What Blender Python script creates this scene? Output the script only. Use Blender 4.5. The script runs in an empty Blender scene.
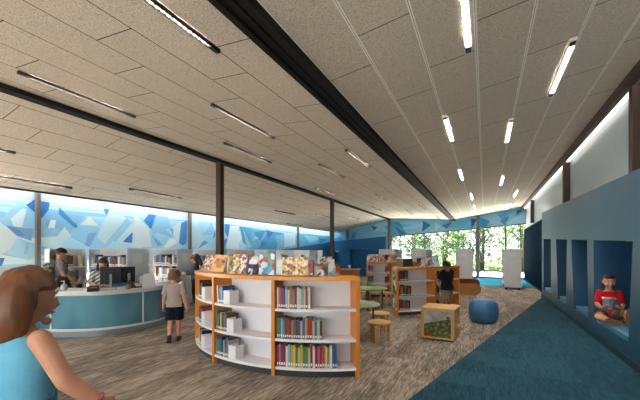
import bpy, bmesh, math, random
from mathutils import Vector, Matrix, Euler, noise as mnoise
random.seed(7)
PI = math.pi
rad = math.radians
scene = bpy.context.scene
COL = scene.collection
sc = scene

# ------------------------------------------------------------------ camera model (level camera, vertical lens shift)
FPX, HORIZON, EYE = 343.0, 252.0, 1.5
YAW = math.atan(165 / 343.0)
SN, CS = math.sin(YAW), math.cos(YAW)


def ray(px, py):
    a = (px - 320) / FPX
    return (CS * a - SN, SN * a + CS, (HORIZON - py) / FPX)


def on_x(px, py, x):                       # where a sight line meets the side wall plane
    v = ray(px, py); t = x / v[0]
    return (x, v[1] * t, EYE + v[2] * t)


def on_y(px, py, y):                       # where a sight line meets the end wall plane
    v = ray(px, py); t = y / v[1]
    return (v[0] * t, y, EYE + v[2] * t)


# ------------------------------------------------------------------ colours and materials
def lin(h, a=1.0):
    h = h.lstrip('#')
    out = []
    for i in (0, 2, 4):
        c = int(h[i:i + 2], 16) / 255
        out.append(c / 12.92 if c <= .04045 else ((c + .055) / 1.055) ** 2.4)
    return (*out, a)


class NT:
    def __init__(self, name):
        self.m = bpy.data.materials.new(name); self.m.use_nodes = True
        self.t = self.m.node_tree
        self.b = self.t.nodes['Principled BSDF']; self.o = self.t.nodes['Material Output']

    def n(self, kind, **kw):
        nd = self.t.nodes.new(kind)
        for k, v in kw.items():
            if hasattr(nd, k): setattr(nd, k, v)
            else: nd.inputs[k.replace('_', ' ')].default_value = v
        return nd

    def l(self, a, b): self.t.links.new(a, b)

    def math(self, op, a, b=None, c=None):
        nd = self.t.nodes.new('ShaderNodeMath'); nd.operation = op
        for i, v in enumerate((a, b, c)):
            if v is None: continue
            if isinstance(v, (int, float)): nd.inputs[i].default_value = v
            else: self.l(v, nd.inputs[i])
        return nd.outputs[0]

    def mix(self, fac, a, b):
        nd = self.t.nodes.new('ShaderNodeMix'); nd.data_type = 'RGBA'
        for sock, v in ((nd.inputs[0], fac), (nd.inputs[6], a), (nd.inputs[7], b)):
            if isinstance(v, (int, float)): sock.default_value = v
            elif isinstance(v, tuple): sock.default_value = v
            else: self.l(v, sock)
        return nd.outputs[2]

    def ramp(self, fac, stops):
        nd = self.t.nodes.new('ShaderNodeValToRGB'); self.l(fac, nd.inputs[0])
        e = nd.color_ramp.elements
        while len(e) < len(stops): e.new(.5)
        for el, (p, c) in zip(e, stops): el.position = p; el.color = c
        return nd.outputs[0]

    def coord(self, scale=(1, 1, 1), which='Object'):
        tc = self.t.nodes.new('ShaderNodeTexCoord'); mp = self.t.nodes.new('ShaderNodeMapping')
        mp.inputs['Scale'].default_value = scale; self.l(tc.outputs[which], mp.inputs[0])
        return mp.outputs[0]

    def noise(self, vec, scale=5, detail=3, rough=.5):
        nd = self.t.nodes.new('ShaderNodeTexNoise')
        nd.inputs['Scale'].default_value = scale; nd.inputs['Detail'].default_value = detail
        nd.inputs['Roughness'].default_value = rough
        self.l(vec, nd.inputs['Vector'])
        return nd.outputs['Fac']


def shade(c, f): return (min(1, c[0] * f), min(1, c[1] * f), min(1, c[2] * f), 1)


def mat(name, hexc, rough=.5, metal=0.0, var=.12, scale=18, stretch=(1, 1, 1), spec=.5, bump=0.0, coat=0.0):
    q = NT(name); c = lin(hexc)
    f = q.noise(q.coord(stretch), scale, 4, .6)
    q.l(q.ramp(f, [(.3, shade(c, 1 - var)), (.7, shade(c, 1 + var))]), q.b.inputs['Base Color'])
    q.b.inputs['Roughness'].default_value = rough; q.b.inputs['Metallic'].default_value = metal
    q.b.inputs['Specular IOR Level'].default_value = spec
    q.b.inputs['Coat Weight'].default_value = coat
    if bump:
        bp = q.t.nodes.new('ShaderNodeBump'); bp.inputs['Strength'].default_value = bump; bp.inputs['Distance'].default_value = .004
        q.l(f, bp.inputs['Height']); q.l(bp.outputs[0], q.b.inputs['Normal'])
    return q.m


def emit(name, hexc, strength):
    q = NT(name); q.t.nodes.remove(q.b)
    e = q.n('ShaderNodeEmission'); e.inputs[0].default_value = lin(hexc); e.inputs[1].default_value = strength
    q.l(e.outputs[0], q.o.inputs[0]); return q.m


def objcolor(name, rough=.5, var=.1):
    q = NT(name); oi = q.n('ShaderNodeObjectInfo')
    f = q.noise(q.coord((1, 1, 1)), 9, 2)
    q.l(q.mix(q.math('MULTIPLY', f, var * 2), oi.outputs['Color'], (.02, .02, .02, 1)), q.b.inputs['Base Color'])
    q.b.inputs['Roughness'].default_value = rough
    return q.m


def cover_art(name, cols, scale=5, kind='vor'):
    q = NT(name); v = q.coord((1, 1, 1))
    if kind == 'vor':
        w = q.t.nodes.new('ShaderNodeTexVoronoi'); w.inputs['Scale'].default_value = scale * 3.2; q.l(v, w.inputs['Vector'])
        sep = q.t.nodes.new('ShaderNodeSeparateColor'); q.l(w.outputs['Color'], sep.inputs[0]); f = sep.outputs[0]
    else:
        f = q.noise(v, scale * 2.2, 2, .5)
        f = q.math('MULTIPLY_ADD', f, 2.2, -.6)
    n = len(cols)
    r = q.t.nodes.new('ShaderNodeValToRGB'); r.color_ramp.interpolation = 'CONSTANT'; q.l(f, r.inputs[0])
    e = r.color_ramp.elements
    while len(e) < n: e.new(.5)
    for i, (el, c) in enumerate(zip(e, cols)): el.position = i / n; el.color = lin(c)
    q.l(r.outputs[0], q.b.inputs['Base Color']); q.b.inputs['Roughness'].default_value = .35
    return q.m


def wood(name, hexc, axis=2, rough=.42, var=.16):
    st = [7, 7, 7]; st[axis] = .6
    q = NT(name); c = lin(hexc)
    f = q.noise(q.coord(tuple(st)), 6, 5, .6)
    q.l(q.ramp(f, [(.3, shade(c, 1 - var)), (.55, c), (.75, shade(c, 1 + var * .7))]), q.b.inputs['Base Color'])
    q.b.inputs['Roughness'].default_value = rough
    return q.m


def paneled_ceiling(name, x0, sign, long_dark):
    """wood-wool ceiling boards .49 m wide and 1.5 m long, each row shifted by a third of a board"""
    q = NT(name)
    tc = q.t.nodes.new('ShaderNodeTexCoord'); sp = q.t.nodes.new('ShaderNodeSeparateXYZ'); q.l(tc.outputs['Object'], sp.inputs[0])
    u = q.math('DIVIDE', q.math('SUBTRACT', sp.outputs[0], x0), .493)
    k = q.math('FLOOR', u); fu = q.math('FRACT', u)
    sh = q.math('MULTIPLY', k, .5)
    vv = q.math('DIVIDE', q.math('ADD', q.math('SUBTRACT', sp.outputs[1], .5), sh), 1.5)
    fv = q.math('FRACT', q.math('ADD', vv, 40.0)); kv = q.math('FLOOR', vv)
    du = q.math('MINIMUM', fu, q.math('SUBTRACT', 1.0, fu)); dv = q.math('MINIMUM', fv, q.math('SUBTRACT', 1.0, fv))
    su = q.math('LESS_THAN', du, .03 if not long_dark else .011); sv = q.math('LESS_THAN', dv, .0036)
    su2 = q.math('LESS_THAN', du, .004)
    cb = q.t.nodes.new('ShaderNodeCombineXYZ'); q.l(k, cb.inputs[0]); q.l(kv, cb.inputs[1])
    wn = q.t.nodes.new('ShaderNodeTexWhiteNoise'); wn.noise_dimensions = '2D'; q.l(cb.outputs[0], wn.inputs['Vector'])
    fib = q.noise(q.coord((1, 1, 1)), 75, 3, .7)
    base = q.ramp(fib, [(.32, lin('#ab9e90')), (.5, lin('#daccbc')), (.7, lin('#efe4d7'))])
    base = q.mix(q.math('MULTIPLY', wn.outputs[0], .16), base, lin('#bdb2a5'))
    dark = lin('#3b342d')
    base = q.mix(sv, base, dark)
    base = q.mix(su, base, dark if long_dark else lin('#fbf6ec'))
    if not long_dark: base = q.mix(su2, base, lin('#7d7468'))
    q.l(base, q.b.inputs['Base Color']); q.b.inputs['Roughness'].default_value = .95; q.b.inputs['Specular IOR Level'].default_value = .1
    bp = q.t.nodes.new('ShaderNodeBump'); bp.inputs['Strength'].default_value = .35; bp.inputs['Distance'].default_value = .01
    q.l(fib, bp.inputs['Height']); q.l(bp.outputs[0], q.b.inputs['Normal'])
    return q.m


def carpet(name, cols, sx, sy, plank=(.25, 1.0), tone=.25):
    q = NT(name)
    a = q.noise(q.coord((sx, sy, 1)), 1.0, 4, .65)
    b = q.noise(q.coord((sx * .22, sy * .4, 1)), 1.0, 3, .6)
    f = q.math('ADD', q.math('MULTIPLY', a, .7), q.math('MULTIPLY', b, .3))
    tc = q.t.nodes.new('ShaderNodeTexCoord'); sp = q.t.nodes.new('ShaderNodeSeparateXYZ'); q.l(tc.outputs['Object'], sp.inputs[0])
    k = q.math('FLOOR', q.math('DIVIDE', sp.outputs[0], plank[0]))
    sft = q.math('MULTIPLY', k, .37)
    kv = q.math('FLOOR', q.math('ADD', q.math('DIVIDE', sp.outputs[1], plank[1]), sft))
    cb = q.t.nodes.new('ShaderNodeCombineXYZ'); q.l(k, cb.inputs[0]); q.l(kv, cb.inputs[1])
    wn = q.t.nodes.new('ShaderNodeTexWhiteNoise'); wn.noise_dimensions = '2D'; q.l(cb.outputs[0], wn.inputs['Vector'])
    f = q.math('ADD', f, q.math('MULTIPLY', q.math('SUBTRACT', wn.outputs[0], .5), tone))
    q.l(q.ramp(f, [(.30, lin(cols[0])), (.47, lin(cols[1])), (.66, lin(cols[2]))]), q.b.inputs['Base Color'])
    q.b.inputs['Roughness'].default_value = .95; q.b.inputs['Specular IOR Level'].default_value = .15
    bp = q.t.nodes.new('ShaderNodeBump'); bp.inputs['Strength'].default_value = .4; bp.inputs['Distance'].default_value = .006
    q.l(a, bp.inputs['Height']); q.l(bp.outputs[0], q.b.inputs['Normal'])
    return q.m


# ------------------------------------------------------------------ mesh building
class MB:
    def __init__(self): self.v = []; self.f = []; self.mi = []; self.col = []; self.sm = []

    def add(self, vs, fs, mi=0, smooth=False, M=None, col=None):
        b = len(self.v)
        for p in vs:
            p = Vector(p)
            self.v.append(M @ p if M is not None else p)
        for f in fs:
            self.f.append([b + i for i in f]); self.mi.append(mi); self.sm.append(smooth); self.col.append(col)
        return self

    def box(self, lo, hi, mi=0, M=None):
        (a, b, c), (d, e, f) = lo, hi
        vs = [(a, b, c), (d, b, c), (d, e, c), (a, e, c), (a, b, f), (d, b, f), (d, e, f), (a, e, f)]
        return self.add(vs, [(0, 3, 2, 1), (4, 5, 6, 7), (0, 1, 5, 4), (1, 2, 6, 5), (2, 3, 7, 6), (3, 0, 4, 7)], mi, False, M)

    def cbox(self, c, s, mi=0, M=None):
        return self.box([c[i] - s[i] / 2 for i in range(3)], [c[i] + s[i] / 2 for i in range(3)], mi, M)

    def prism(self, poly, z0, z1, mi=0, M=None):
        """poly: ccw list of (x,y); z0/z1 numbers or per-vertex lists"""
        n = len(poly)
        g = lambda z, i: z[i] if isinstance(z, (list, tuple)) else z
        vs = [(p[0], p[1], g(z0, i)) for i, p in enumerate(poly)] + [(p[0], p[1], g(z1, i)) for i, p in enumerate(poly)]
        fs = [tuple(range(n - 1, -1, -1)), tuple(range(n, 2 * n))] + [(i, (i + 1) % n, n + (i + 1) % n, n + i) for i in range(n)]
        return self.add(vs, fs, mi, False, M)

    def arc(self, c, r0, r1, a0, a1, z0, z1, n=16, mi=0, smooth=False):
        vs = []; fs = []
        for i in range(n + 1):
            a = rad(a0 + (a1 - a0) * i / n); co, si = math.cos(a), math.sin(a)
            vs += [(c[0] + r0 * co, c[1] + r0 * si, z0), (c[0] + r1 * co, c[1] + r1 * si, z0),
                   (c[0] + r1 * co, c[1] + r1 * si, z1), (c[0] + r0 * co, c[1] + r0 * si, z1)]
        for i in range(n):
            b = 4 * i
            for j in range(4):
                k = (j + 1) % 4
                fs.append((b + j, b + 4 + j, b + 4 + k, b + k))
        fs += [(0, 1, 2, 3), (4 * n + 3, 4 * n + 2, 4 * n + 1, 4 * n)]
        return self.add(vs, fs, mi, smooth)

    def tube(self, pts, r, n=10, mi=0, closed=False, smooth=True, flat=None):
        pts = [Vector(p) for p in pts]; m = len(pts)
        rs = r if isinstance(r, (list, tuple)) else [r] * m
        vs = []; fs = []; up = None
        for i, p in enumerate(pts):
            a = pts[(i - 1) % m] if (i or closed) else p
            b = pts[(i + 1) % m] if (i < m - 1 or closed) else p
            d = (b - a).normalized()
            if up is None:
                up = Vector((0, 0, 1)) if abs(d.z) < .9 else Vector((1, 0, 0))
            u = d.cross(up)
            if u.length < 1e-6: u = d.orthogonal()
            u.normalize(); w = u.cross(d).normalized(); up = w
            for k in range(n):
                t = 2 * PI * k / n + (PI / n if flat else 0)
                sx = (flat[0] if flat else 1); sy = (flat[1] if flat else 1)
                vs.append(p + (u * math.cos(t) * sx + w * math.sin(t) * sy) * rs[i])
        L = m if closed else m - 1
        for i in range(L):
            for k in range(n):
                a = i * n + k; b = i * n + (k + 1) % n; c = ((i + 1) % m) * n + (k + 1) % n; d = ((i + 1) % m) * n + k
                fs.append((a, b, c, d))
        if not closed:
            fs.append(tuple(range(n - 1, -1, -1))); fs.append(tuple(range((m - 1) * n, m * n)))
        return self.add(vs, fs, mi, smooth)

    def lathe(self, prof, c=(0, 0, 0), n=28, mi=0, smooth=True, M=None):
        vs = []; fs = []; m = len(prof)
        for r, z in prof:
            for k in range(n):
                t = 2 * PI * k / n
                vs.append((c[0] + r * math.cos(t), c[1] + r * math.sin(t), c[2] + z))
        for i in range(m - 1):
            for k in range(n):
                fs.append((i * n + k, i * n + (k + 1) % n, (i + 1) * n + (k + 1) % n, (i + 1) * n + k))
        fs.append(tuple(range(n - 1, -1, -1))); fs.append(tuple(range((m - 1) * n, m * n)))
        return self.add(vs, fs, mi, smooth, M)

    def ell(self, c, r, M=None, n=16, m=10, mi=0, fn=None):
        vs = []; fs = []
        for i in range(m + 1):
            ph = PI * i / m
            for k in range(n):
                t = 2 * PI * k / n
                d = Vector((math.sin(ph) * math.cos(t), math.sin(ph) * math.sin(t), math.cos(ph)))
                p = fn(d) if fn else Vector((d.x * r[0], d.y * r[1], d.z * r[2]))
                if M is not None: p = M @ p
                vs.append(Vector(c) + p)
        for i in range(m):
            for k in range(n):
                fs.append((i * n + k, (i + 1) * n + k, (i + 1) * n + (k + 1) % n, i * n + (k + 1) % n))
        return self.add(vs, fs, mi, True)

    def cap(self, p0, p1, r0, r1, n=12, flat0=False, flat1=False, mi=0):
        """tapered limb with rounded or flat ends"""
        p0, p1 = Vector(p0), Vector(p1); d = (p1 - p0)
        if d.length < 1e-6: return self.ell(p0, (r0, r0, r0), mi=mi)
        d.normalize(); u = d.orthogonal().normalized(); w = d.cross(u)
        prof = []
        if flat0: prof += [(0, r0 * .001), (0, r0)]
        else: prof += [(-r0 * math.cos(a), max(r0 * math.sin(a), r0 * .02)) for a in (0, PI / 8, PI / 4, 3 * PI / 8)] + [(0, r0)]
        L = (p1 - p0).length
        if flat1: prof += [(L, r1), (L, r1 * .001)]
        else: prof += [(L, r1)] + [(L + r1 * math.sin(a), max(r1 * math.cos(a), r1 * .02)) for a in (PI / 8, PI / 4, 3 * PI / 8, PI / 2)]
        vs = []; fs = []
        for o, r in prof:
            for k in range(n):
                t = 2 * PI * k / n
                vs.append(p0 + d * o + (u * math.cos(t) + w * math.sin(t)) * r)
        m = len(prof)
        for i in range(m - 1):
            for k in range(n):
                fs.append((i * n + k, i * n + (k + 1) % n, (i + 1) * n + (k + 1) % n, (i + 1) * n + k))
        fs.append(tuple(range(n - 1, -1, -1))); fs.append(tuple(range((m - 1) * n, m * n)))
        return self.add(vs, fs, mi, True)

    def loft(self, rings, n=20, mi=0, power=2.0):
        """rings: (centre, half width, half depth, right, front)"""
        vs = []; fs = []
        for c, a, b, R, F in rings:
            c, R, F = Vector(c), Vector(R), Vector(F)
            for k in range(n):
                t = 2 * PI * k / n; co, si = math.cos(t), math.sin(t)
                e = 2 / power
                vs.append(c + R * a * math.copysign(abs(co) ** e, co) + F * b * math.copysign(abs(si) ** e, si))
        m = len(rings)
        for i in range(m - 1):
            for k in range(n):
                fs.append((i * n + k, i * n + (k + 1) % n, (i + 1) * n + (k + 1) % n, (i + 1) * n + k))
        fs.append(tuple(range(n - 1, -1, -1))); fs.append(tuple(range((m - 1) * n, m * n)))
        return self.add(vs, fs, mi, True)

    def mesh(self, name):
        me = bpy.data.meshes.new(name)
        me.from_pydata([tuple(p) for p in self.v], [], self.f)
        me.polygons.foreach_set('material_index', self.mi)
        me.polygons.foreach_set('use_smooth', self.sm)
        bm = bmesh.new(); bm.from_mesh(me); bmesh.ops.recalc_face_normals(bm, faces=bm.faces); bm.to_mesh(me); bm.free()
        if any(c is not None for c in self.col):
            ca = me.color_attributes.new('tint', 'FLOAT_COLOR', 'CORNER')
            i = 0
            for p, c in zip(me.polygons, self.col):
                for li in p.loop_indices: ca.data[li].color = c or (1, 1, 1, 1)
        me.update()
        return me


def part(name, mb, mats, parent=None, bevel=0.0, seg=2, loc=None, sharp=False):
    me = mb.mesh(name) if isinstance(mb, MB) else mb
    for m in (mats if isinstance(mats, (list, tuple)) else [mats]): me.materials.append(m)
    if bevel:
        bm = bmesh.new(); bm.from_mesh(me)
        es = [e for e in bm.edges if len(e.link_faces) == 2 and e.calc_face_angle(0) > .6]
        if es: bmesh.ops.bevel(bm, geom=es, offset=bevel, segments=seg, affect='EDGES', profile=.6, clamp_overlap=True)
        bm.to_mesh(me); bm.free()
    o = bpy.data.objects.new(name, me); COL.objects.link(o)
    if parent is not None: o.parent = parent
    if loc: o.location = loc
    return o


def tag(o, label=None, cat=None, group=None, kind=None):
    if label: o['label'] = label
    if cat: o['category'] = cat
    if group: o['group'] = group
    if kind: o['kind'] = kind
    return o


def thing(name, label, cat, loc=(0, 0, 0), rz=0.0, group=None):
    o = bpy.data.objects.new(name, None); COL.objects.link(o)
    o.empty_display_size = .1
    o.location = loc; o.rotation_euler = (0, 0, rz)
    return tag(o, label, cat, group)


def struct(name, mb, mats, parent=None, **kw):
    o = part(name, mb, mats, parent, **kw)
    if parent is None: o['kind'] = 'structure'
    return o


def dup(root, loc, rz, label, group=None):
    r = root.copy(); COL.objects.link(r); r.location = loc; r.rotation_euler = (0, 0, rz)
    r['label'] = label
    if group: r['group'] = group
    for ch in list(root.children):
        c = ch.copy(); COL.objects.link(c); c.parent = r
        for g in list(ch.children):
            d = g.copy(); COL.objects.link(d); d.parent = c
    return r


def remesh(mb, voxel, smooth=3, name='body'):
    me = mb.mesh(name + '_raw')
    o = bpy.data.objects.new('tmp', me); COL.objects.link(o)
    r = o.modifiers.new('r', 'REMESH'); r.mode = 'VOXEL'; r.voxel_size = voxel; r.use_smooth_shade = True
    if smooth:
        s = o.modifiers.new('s', 'SMOOTH'); s.factor = .5; s.iterations = smooth
    dg = bpy.context.evaluated_depsgraph_get(); dg.update()
    out = bpy.data.meshes.new_from_object(o.evaluated_get(dg))
    bpy.data.objects.remove(o); bpy.data.meshes.remove(me)
    out.name = name
    for p in out.polygons: p.use_smooth = True
    return out


ORD = ['zeroth', 'first', 'second', 'third', 'fourth', 'fifth', 'sixth', 'seventh', 'eighth', 'ninth', 'tenth', 'eleventh', 'twelfth',
       'thirteenth', 'fourteenth', 'fifteenth', 'sixteenth', 'seventeenth', 'eighteenth', 'nineteenth', 'twentieth', 'twenty-first',
       'twenty-second', 'twenty-third', 'twenty-fourth', 'twenty-fifth', 'twenty-sixth', 'twenty-seventh', 'twenty-eighth']
# ================================================================== the room
M = {}
M['ceil_r'] = paneled_ceiling('ceiling_boards_east', -1.56, 1, False)
M['ceil_m'] = paneled_ceiling('ceiling_boards_mid', -1.82, 1, True)
M['ceil_l'] = paneled_ceiling('ceiling_boards_west', -5.85, 1, True)
M['floor'] = carpet('grey_brown_carpet', ['#443c35', '#786e64', '#b8ab9c'], 50, 4.5, (.25, 1.0), .10)
M['floor_blue'] = carpet('blue_carpet', ['#162f3c', '#214454', '#31596b'], 80, 5, (.5, .5), .10)
M['floor_cyan'] = carpet('bright_blue_carpet', ['#1d6f8c', '#2a8fb0', '#3fa9c8'], 60, 5, (.5, .5), .12)
M['dark_steel'] = mat('dark_steel', '#1d1b1b', .75, 0, .1, 18, (1, 1, 1), .15)
M['brown_steel'] = mat('brown_steel', '#43302a', .5, .2, .15)
M['grey_steel'] = mat('grey_steel', '#77706b', .5, .2, .1)
M['black'] = mat('black_paint', '#17181a', .5, 0, .1)
M['white_wall'] = mat('white_plaster', '#b3bfc6', .8, 0, .03, 6)
M['soffit'] = mat('white_soffit', '#e6e6e4', .8, 0, .03, 6)
M['nook_blue'] = mat('blue_satin_panel', '#164861', .45, 0, .10, 5, (6, 6, .25), .5)
M['nook_in'] = mat('blue_upholstered_lining', '#1d4a6d', .6, 0, .10, 10)
M['deep_blue'] = mat('deep_blue_paint', '#0f5d8c', .6, 0, .06, 6)
M['vinyl'] = mat('pale_blue_vinyl', '#4d86a8', .35, 0, .06, 8)
M['slat_blue'] = mat('dark_blue_slats', '#123047', .95, 0, .1, 8, (1, 1, 1), .05)

LEN0, YB = -4.5, 21.8
# floor pieces
BX = lambda y: -.70 + (y - 3.52) * .243       # diagonal edge of the blue carpet
struct('floor', MB().box((-11.5, LEN0, -.1), (3.2, 22.1, 0)), M['floor'])
diag = [(BX(LEN0), LEN0), (1.76, LEN0), (1.76, 13.55), (BX(13.55), 13.55)]
struct('floor_blue_carpet', MB().prism(diag, .0005, .006), M['floor_blue'])
struct('floor_window_carpet', MB().prism([(-5.6, 16.9), (2.3, 16.9), (2.3, 21.7), (-5.6, 21.7)], .0005, .006), M['floor_cyan'])

# ceilings (thick sloping slabs: the roof falls to the black beam from both sides, and falls again towards the mural wall)
zr = lambda x: 3.4 + .159 * (x + 1.6)
zm = lambda x: 3.4 + .056 * (-1.6 - x)
zl = lambda x: 3.62 + .214 * (x + 5.5)


def slab(name, xa, xb, fz, m):
    vs = []
    for y in (LEN0, 22.1):
        vs += [(xa, y, fz(xa)), (xb, y, fz(xb)), (xb, y, fz(xb) + .25), (xa, y, fz(xa) + .25)]
    mb = MB().add(vs, [(0, 1, 2, 3), (7, 6, 5, 4), (0, 4, 5, 1), (1, 5, 6, 2), (2, 6, 7, 3), (3, 7, 4, 0)])
    return struct(name, mb, m)


slab('ceiling_east', -1.6, 3.0, zr, M['ceil_r'])
slab('ceiling_middle', -5.5, -1.6, zm, M['ceil_m'])
slab('ceiling_west', -9.02, -5.5, zl, M['ceil_l'])
# soffit above the mural cove, dark lip along the edge of the boards
struct('ceiling_cove', MB().box((-9.9, LEN0, 3.30), (-8.9, 22.1, 3.42)), M['soffit'])
struct('trim_1', MB().box((-9.06, LEN0, 2.83), (-9.015, 22.0, 2.97)), M['black'])

# beams and columns
bm_ = MB()
bm_.box((-1.83, LEN0, 3.37), (-1.56, 21.75, 3.55))
bm_.box((-1.83, LEN0, 3.34), (-1.77, 21.75, 3.371)).box((-1.63, LEN0, 3.33), (-1.56, 21.75, 3.371)).box((-1.725, LEN0, 3.355), (-1.68, 21.75, 3.371))
struct('beam', bm_, M['dark_steel'])
struct('beam', MB().box((-5.565, LEN0, 3.56), (-5.435, 21.75, 3.75)).box((-5.58, LEN0, 3.545), (-5.42, 21.75, 3.56)), M['dark_steel'])


def column(x, y, z0, z1, w, m, d=None):
    d = d or w
    mb = MB().box((x - w / 2, y - d / 2, z0), (x + w / 2, y - d / 2 + .02, z1)).box((x - w / 2, y + d / 2 - .02, z0), (x + w / 2, y + d / 2, z1)).box((x - w * .3, y - d / 2 + .02, z0), (x + w * .3, y + d / 2 - .02, z1))
    struct('column', mb, m)


column(-5.5, 6.12, 0, 3.56, .13, M['brown_steel'])
column(-5.5, 12.55, 0, 3.56, .13, M['brown_steel'])
for y in (4.40, 9.02, 16.9):
    column(-9.49, y, 0, 2.98, .08, M['grey_steel'], .09)
column(-8.38, 21.66, 0, 3.02, .14, M['grey_steel'])
column(-5.5, 21.60, 0, 3.56, .16, M['grey_steel'])
column(-.36, 21.60, 0, 3.58, .16, M['grey_steel'])
column(2.12, 21.60, 0, 3.98, .16, M['grey_steel'])

# side and end walls
struct('wall_left', MB().box((-9.9, LEN0, 0), (-9.57, 22.1, .30)).box((-9.9, LEN0, 0.96), (-9.57, 22.1, 3.30)).box((-9.9, LEN0, .30), (-9.57, -2, 0.96)).box((-9.9, 14.5, .30), (-9.57, 22.1, 0.96)), M['white_wall'])
struct('wall_front', MB().box((-9.9, LEN0 - .2, 0), (3.2, LEN0, .35)).box((-9.9, LEN0 - .2, 3.05), (3.2, LEN0, 4.4)).box((-9.9, LEN0 - .2, .35), (-9.3, LEN0, 3.05)).box((1.7, LEN0 - .2, .35), (3.2, LEN0, 3.05)), M['white_wall'])
zd = lambda x: 2.47 + (x + 5.82) * .0755      # slanting datum over windows and blue wall
# end wall above the datum
pts = [(-9.6, zd(-9.6)), (2.35, zd(2.35)), (2.35, zr(2.35)), (-1.6, 3.41), (-5.5, 3.63), (-9.02, zl(-9.02)), (-9.6, 2.9)]
mb = MB(); n = len(pts)
vs = [(x, 21.82, z) for x, z in pts] + [(x, 22.05, z) for x, z in pts]
mb.add(vs, [tuple(range(n)), tuple(range(2 * n - 1, n - 1, -1))] + [(i, n + i, n + (i + 1) % n, (i + 1) % n) for i in range(n)])
struct('wall_back', mb, M['white_wall'])

# deep blue lower wall: along the end wall, wrapping onto the long wall, with two recesses
by0, by1 = 21.25, 21.8
mb = MB()


def bwall(xa, xb, z0a, z0b, z1a, z1b):
    mb.add([(xa, by0, z0a), (xb, by0, z0b), (xb, by0, z1b), (xa, by0, z1a), (xa, by1, z0a), (xb, by1, z0b), (xb, by1, z1b), (xa, by1, z1a)],
           [(0, 1, 2, 3), (7, 6, 5, 4), (0, 4, 5, 1), (1, 5, 6, 2), (2, 6, 7, 3), (3, 7, 4, 0)])


r2 = lambda x: 1.66 + (x + 8.1) * .055
bwall(-9.56, -9.35, 0, 0, zd(-9.56), zd(-9.35)); bwall(-8.72, -8.05, 0, 0, zd(-8.72), zd(-8.05)); bwall(-6.0, -5.66, 0, 0, zd(-6.0), zd(-5.66))
bwall(-9.35, -8.72, 1.52, 1.56, zd(-9.35), zd(-8.72)); bwall(-8.05, -6.0, r2(-8.05), r2(-6), zd(-8.05), zd(-6))
bwall(-9.35, -8.72, 0, 0, .42, .42); bwall(-8.05, -6.0, 0, 0, .42, .42)
mb.box((-9.56, 21.72, .42), (-5.7, 21.8, 1.85))
mb.prism([(-9.56, 14.6), (-9.50, 14.6), (-9.50, 21.25), (-9.56, 21.25)], 0, [1.56, 1.56, 2.17, 2.17])
struct('wall_back_blue', mb, M['deep_blue'])
struct('trim_2', MB().box((-5.66, 21.5, 0), (-5.59, 21.8, 2.45)), M['white_wall'])

# windows in the end wall
q = NT('window_glass'); q.t.nodes.remove(q.b)
tr = q.n('ShaderNodeBsdfTransparent'); gl = q.n('ShaderNodeBsdfGlossy'); gl.inputs['Roughness'].default_value = .02
lw = q.n('ShaderNodeLayerWeight'); lw.inputs['Blend'].default_value = .12
mx = q.n('ShaderNodeMixShader'); q.l(lw.outputs['Facing'], mx.inputs[0]); q.l(tr.outputs[0], mx.inputs[1]); q.l(gl.outputs[0], mx.inputs[2]); q.l(mx.outputs[0], q.o.inputs[0])
tr.inputs[0].default_value = (.97, .98, .97, 1)
M['glass'] = q.m
M['alu'] = mat('dark_aluminium', '#3c4240', .4, .4, .06)


def window(name, xa, xb, mulls):
    f = MB()
    zs = .10
    f.add([(xa, 21.68, zd(xa) - .05), (xb, 21.68, zd(xb) - .05), (xb, 21.68, zd(xb) + .01), (xa, 21.68, zd(xa) + .01),
           (xa, 21.82, zd(xa) - .05), (xb, 21.82, zd(xb) - .05), (xb, 21.82, zd(xb) + .01), (xa, 21.82, zd(xa) + .01)],
          [(0, 1, 2, 3), (7, 6, 5, 4), (0, 4, 5, 1), (1, 5, 6, 2), (2, 6, 7, 3), (3, 7, 4, 0)])
    f.box((xa, 21.66, 0), (xb, 21.84, zs))
    for x in [xa + .03, *mulls, xb - .03]:
        f.box((x - .022, 21.70, zs), (x + .022, 21.80, zd(x) - .03))
    o = struct(name, f, M['alu'])
    edges = [xa + .03, *mulls, xb - .03]
    for a, b in zip(edges[:-1], edges[1:]):
        g = MB().add([(a, 21.752, zs), (b, 21.752, zs), (b, 21.752, zd(b) - .04), (a, 21.752, zd(a) - .04)], [(0, 1, 2, 3)])
        part('pane', g, M['glass'], o)
    return o


window('window_1', -5.42, -.44, [-4.83, -4.08, -3.35, -2.22, -1.11])
window('window_2', -.28, 2.2, [-.05, 1.03, 1.76])
f = MB().box((-9.80, -2, .30), (-9.70, 14.5, .34)).box((-9.80, -2, .92), (-9.70, 14.5, .96))
for k in range(12): f.box((-9.80, -2 + k * 1.495, .34), (-9.70, -1.95 + k * 1.495, .92))
o = struct('window_3', f, M['alu'])
part('pane', MB().add([(-9.75, -1.95, .34), (-9.75, 14.45, .34), (-9.75, 14.45, .92), (-9.75, -1.95, .92)], [(0, 1, 2, 3)]), M['glass'], o)

f = MB().box((-9.3, LEN0 - .13, .35), (1.7, LEN0 - .05, .41)).box((-9.3, LEN0 - .13, 2.99), (1.7, LEN0 - .05, 3.05))
for k in range(9): f.box((-9.3 + k * 1.367, LEN0 - .13, .41), (-9.24 + k * 1.367, LEN0 - .05, 2.99))
o = struct('window_added_for_fill', f, M['alu'])  # unseen windows behind the camera, added to let in frontal fill daylight
part('pane', MB().add([(-9.24, LEN0 - .09, .41), (1.64, LEN0 - .09, .41), (1.64, LEN0 - .09, 2.99), (-9.24, LEN0 - .09, 2.99)], [(0, 1, 2, 3)]), M['glass'], o)

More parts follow.
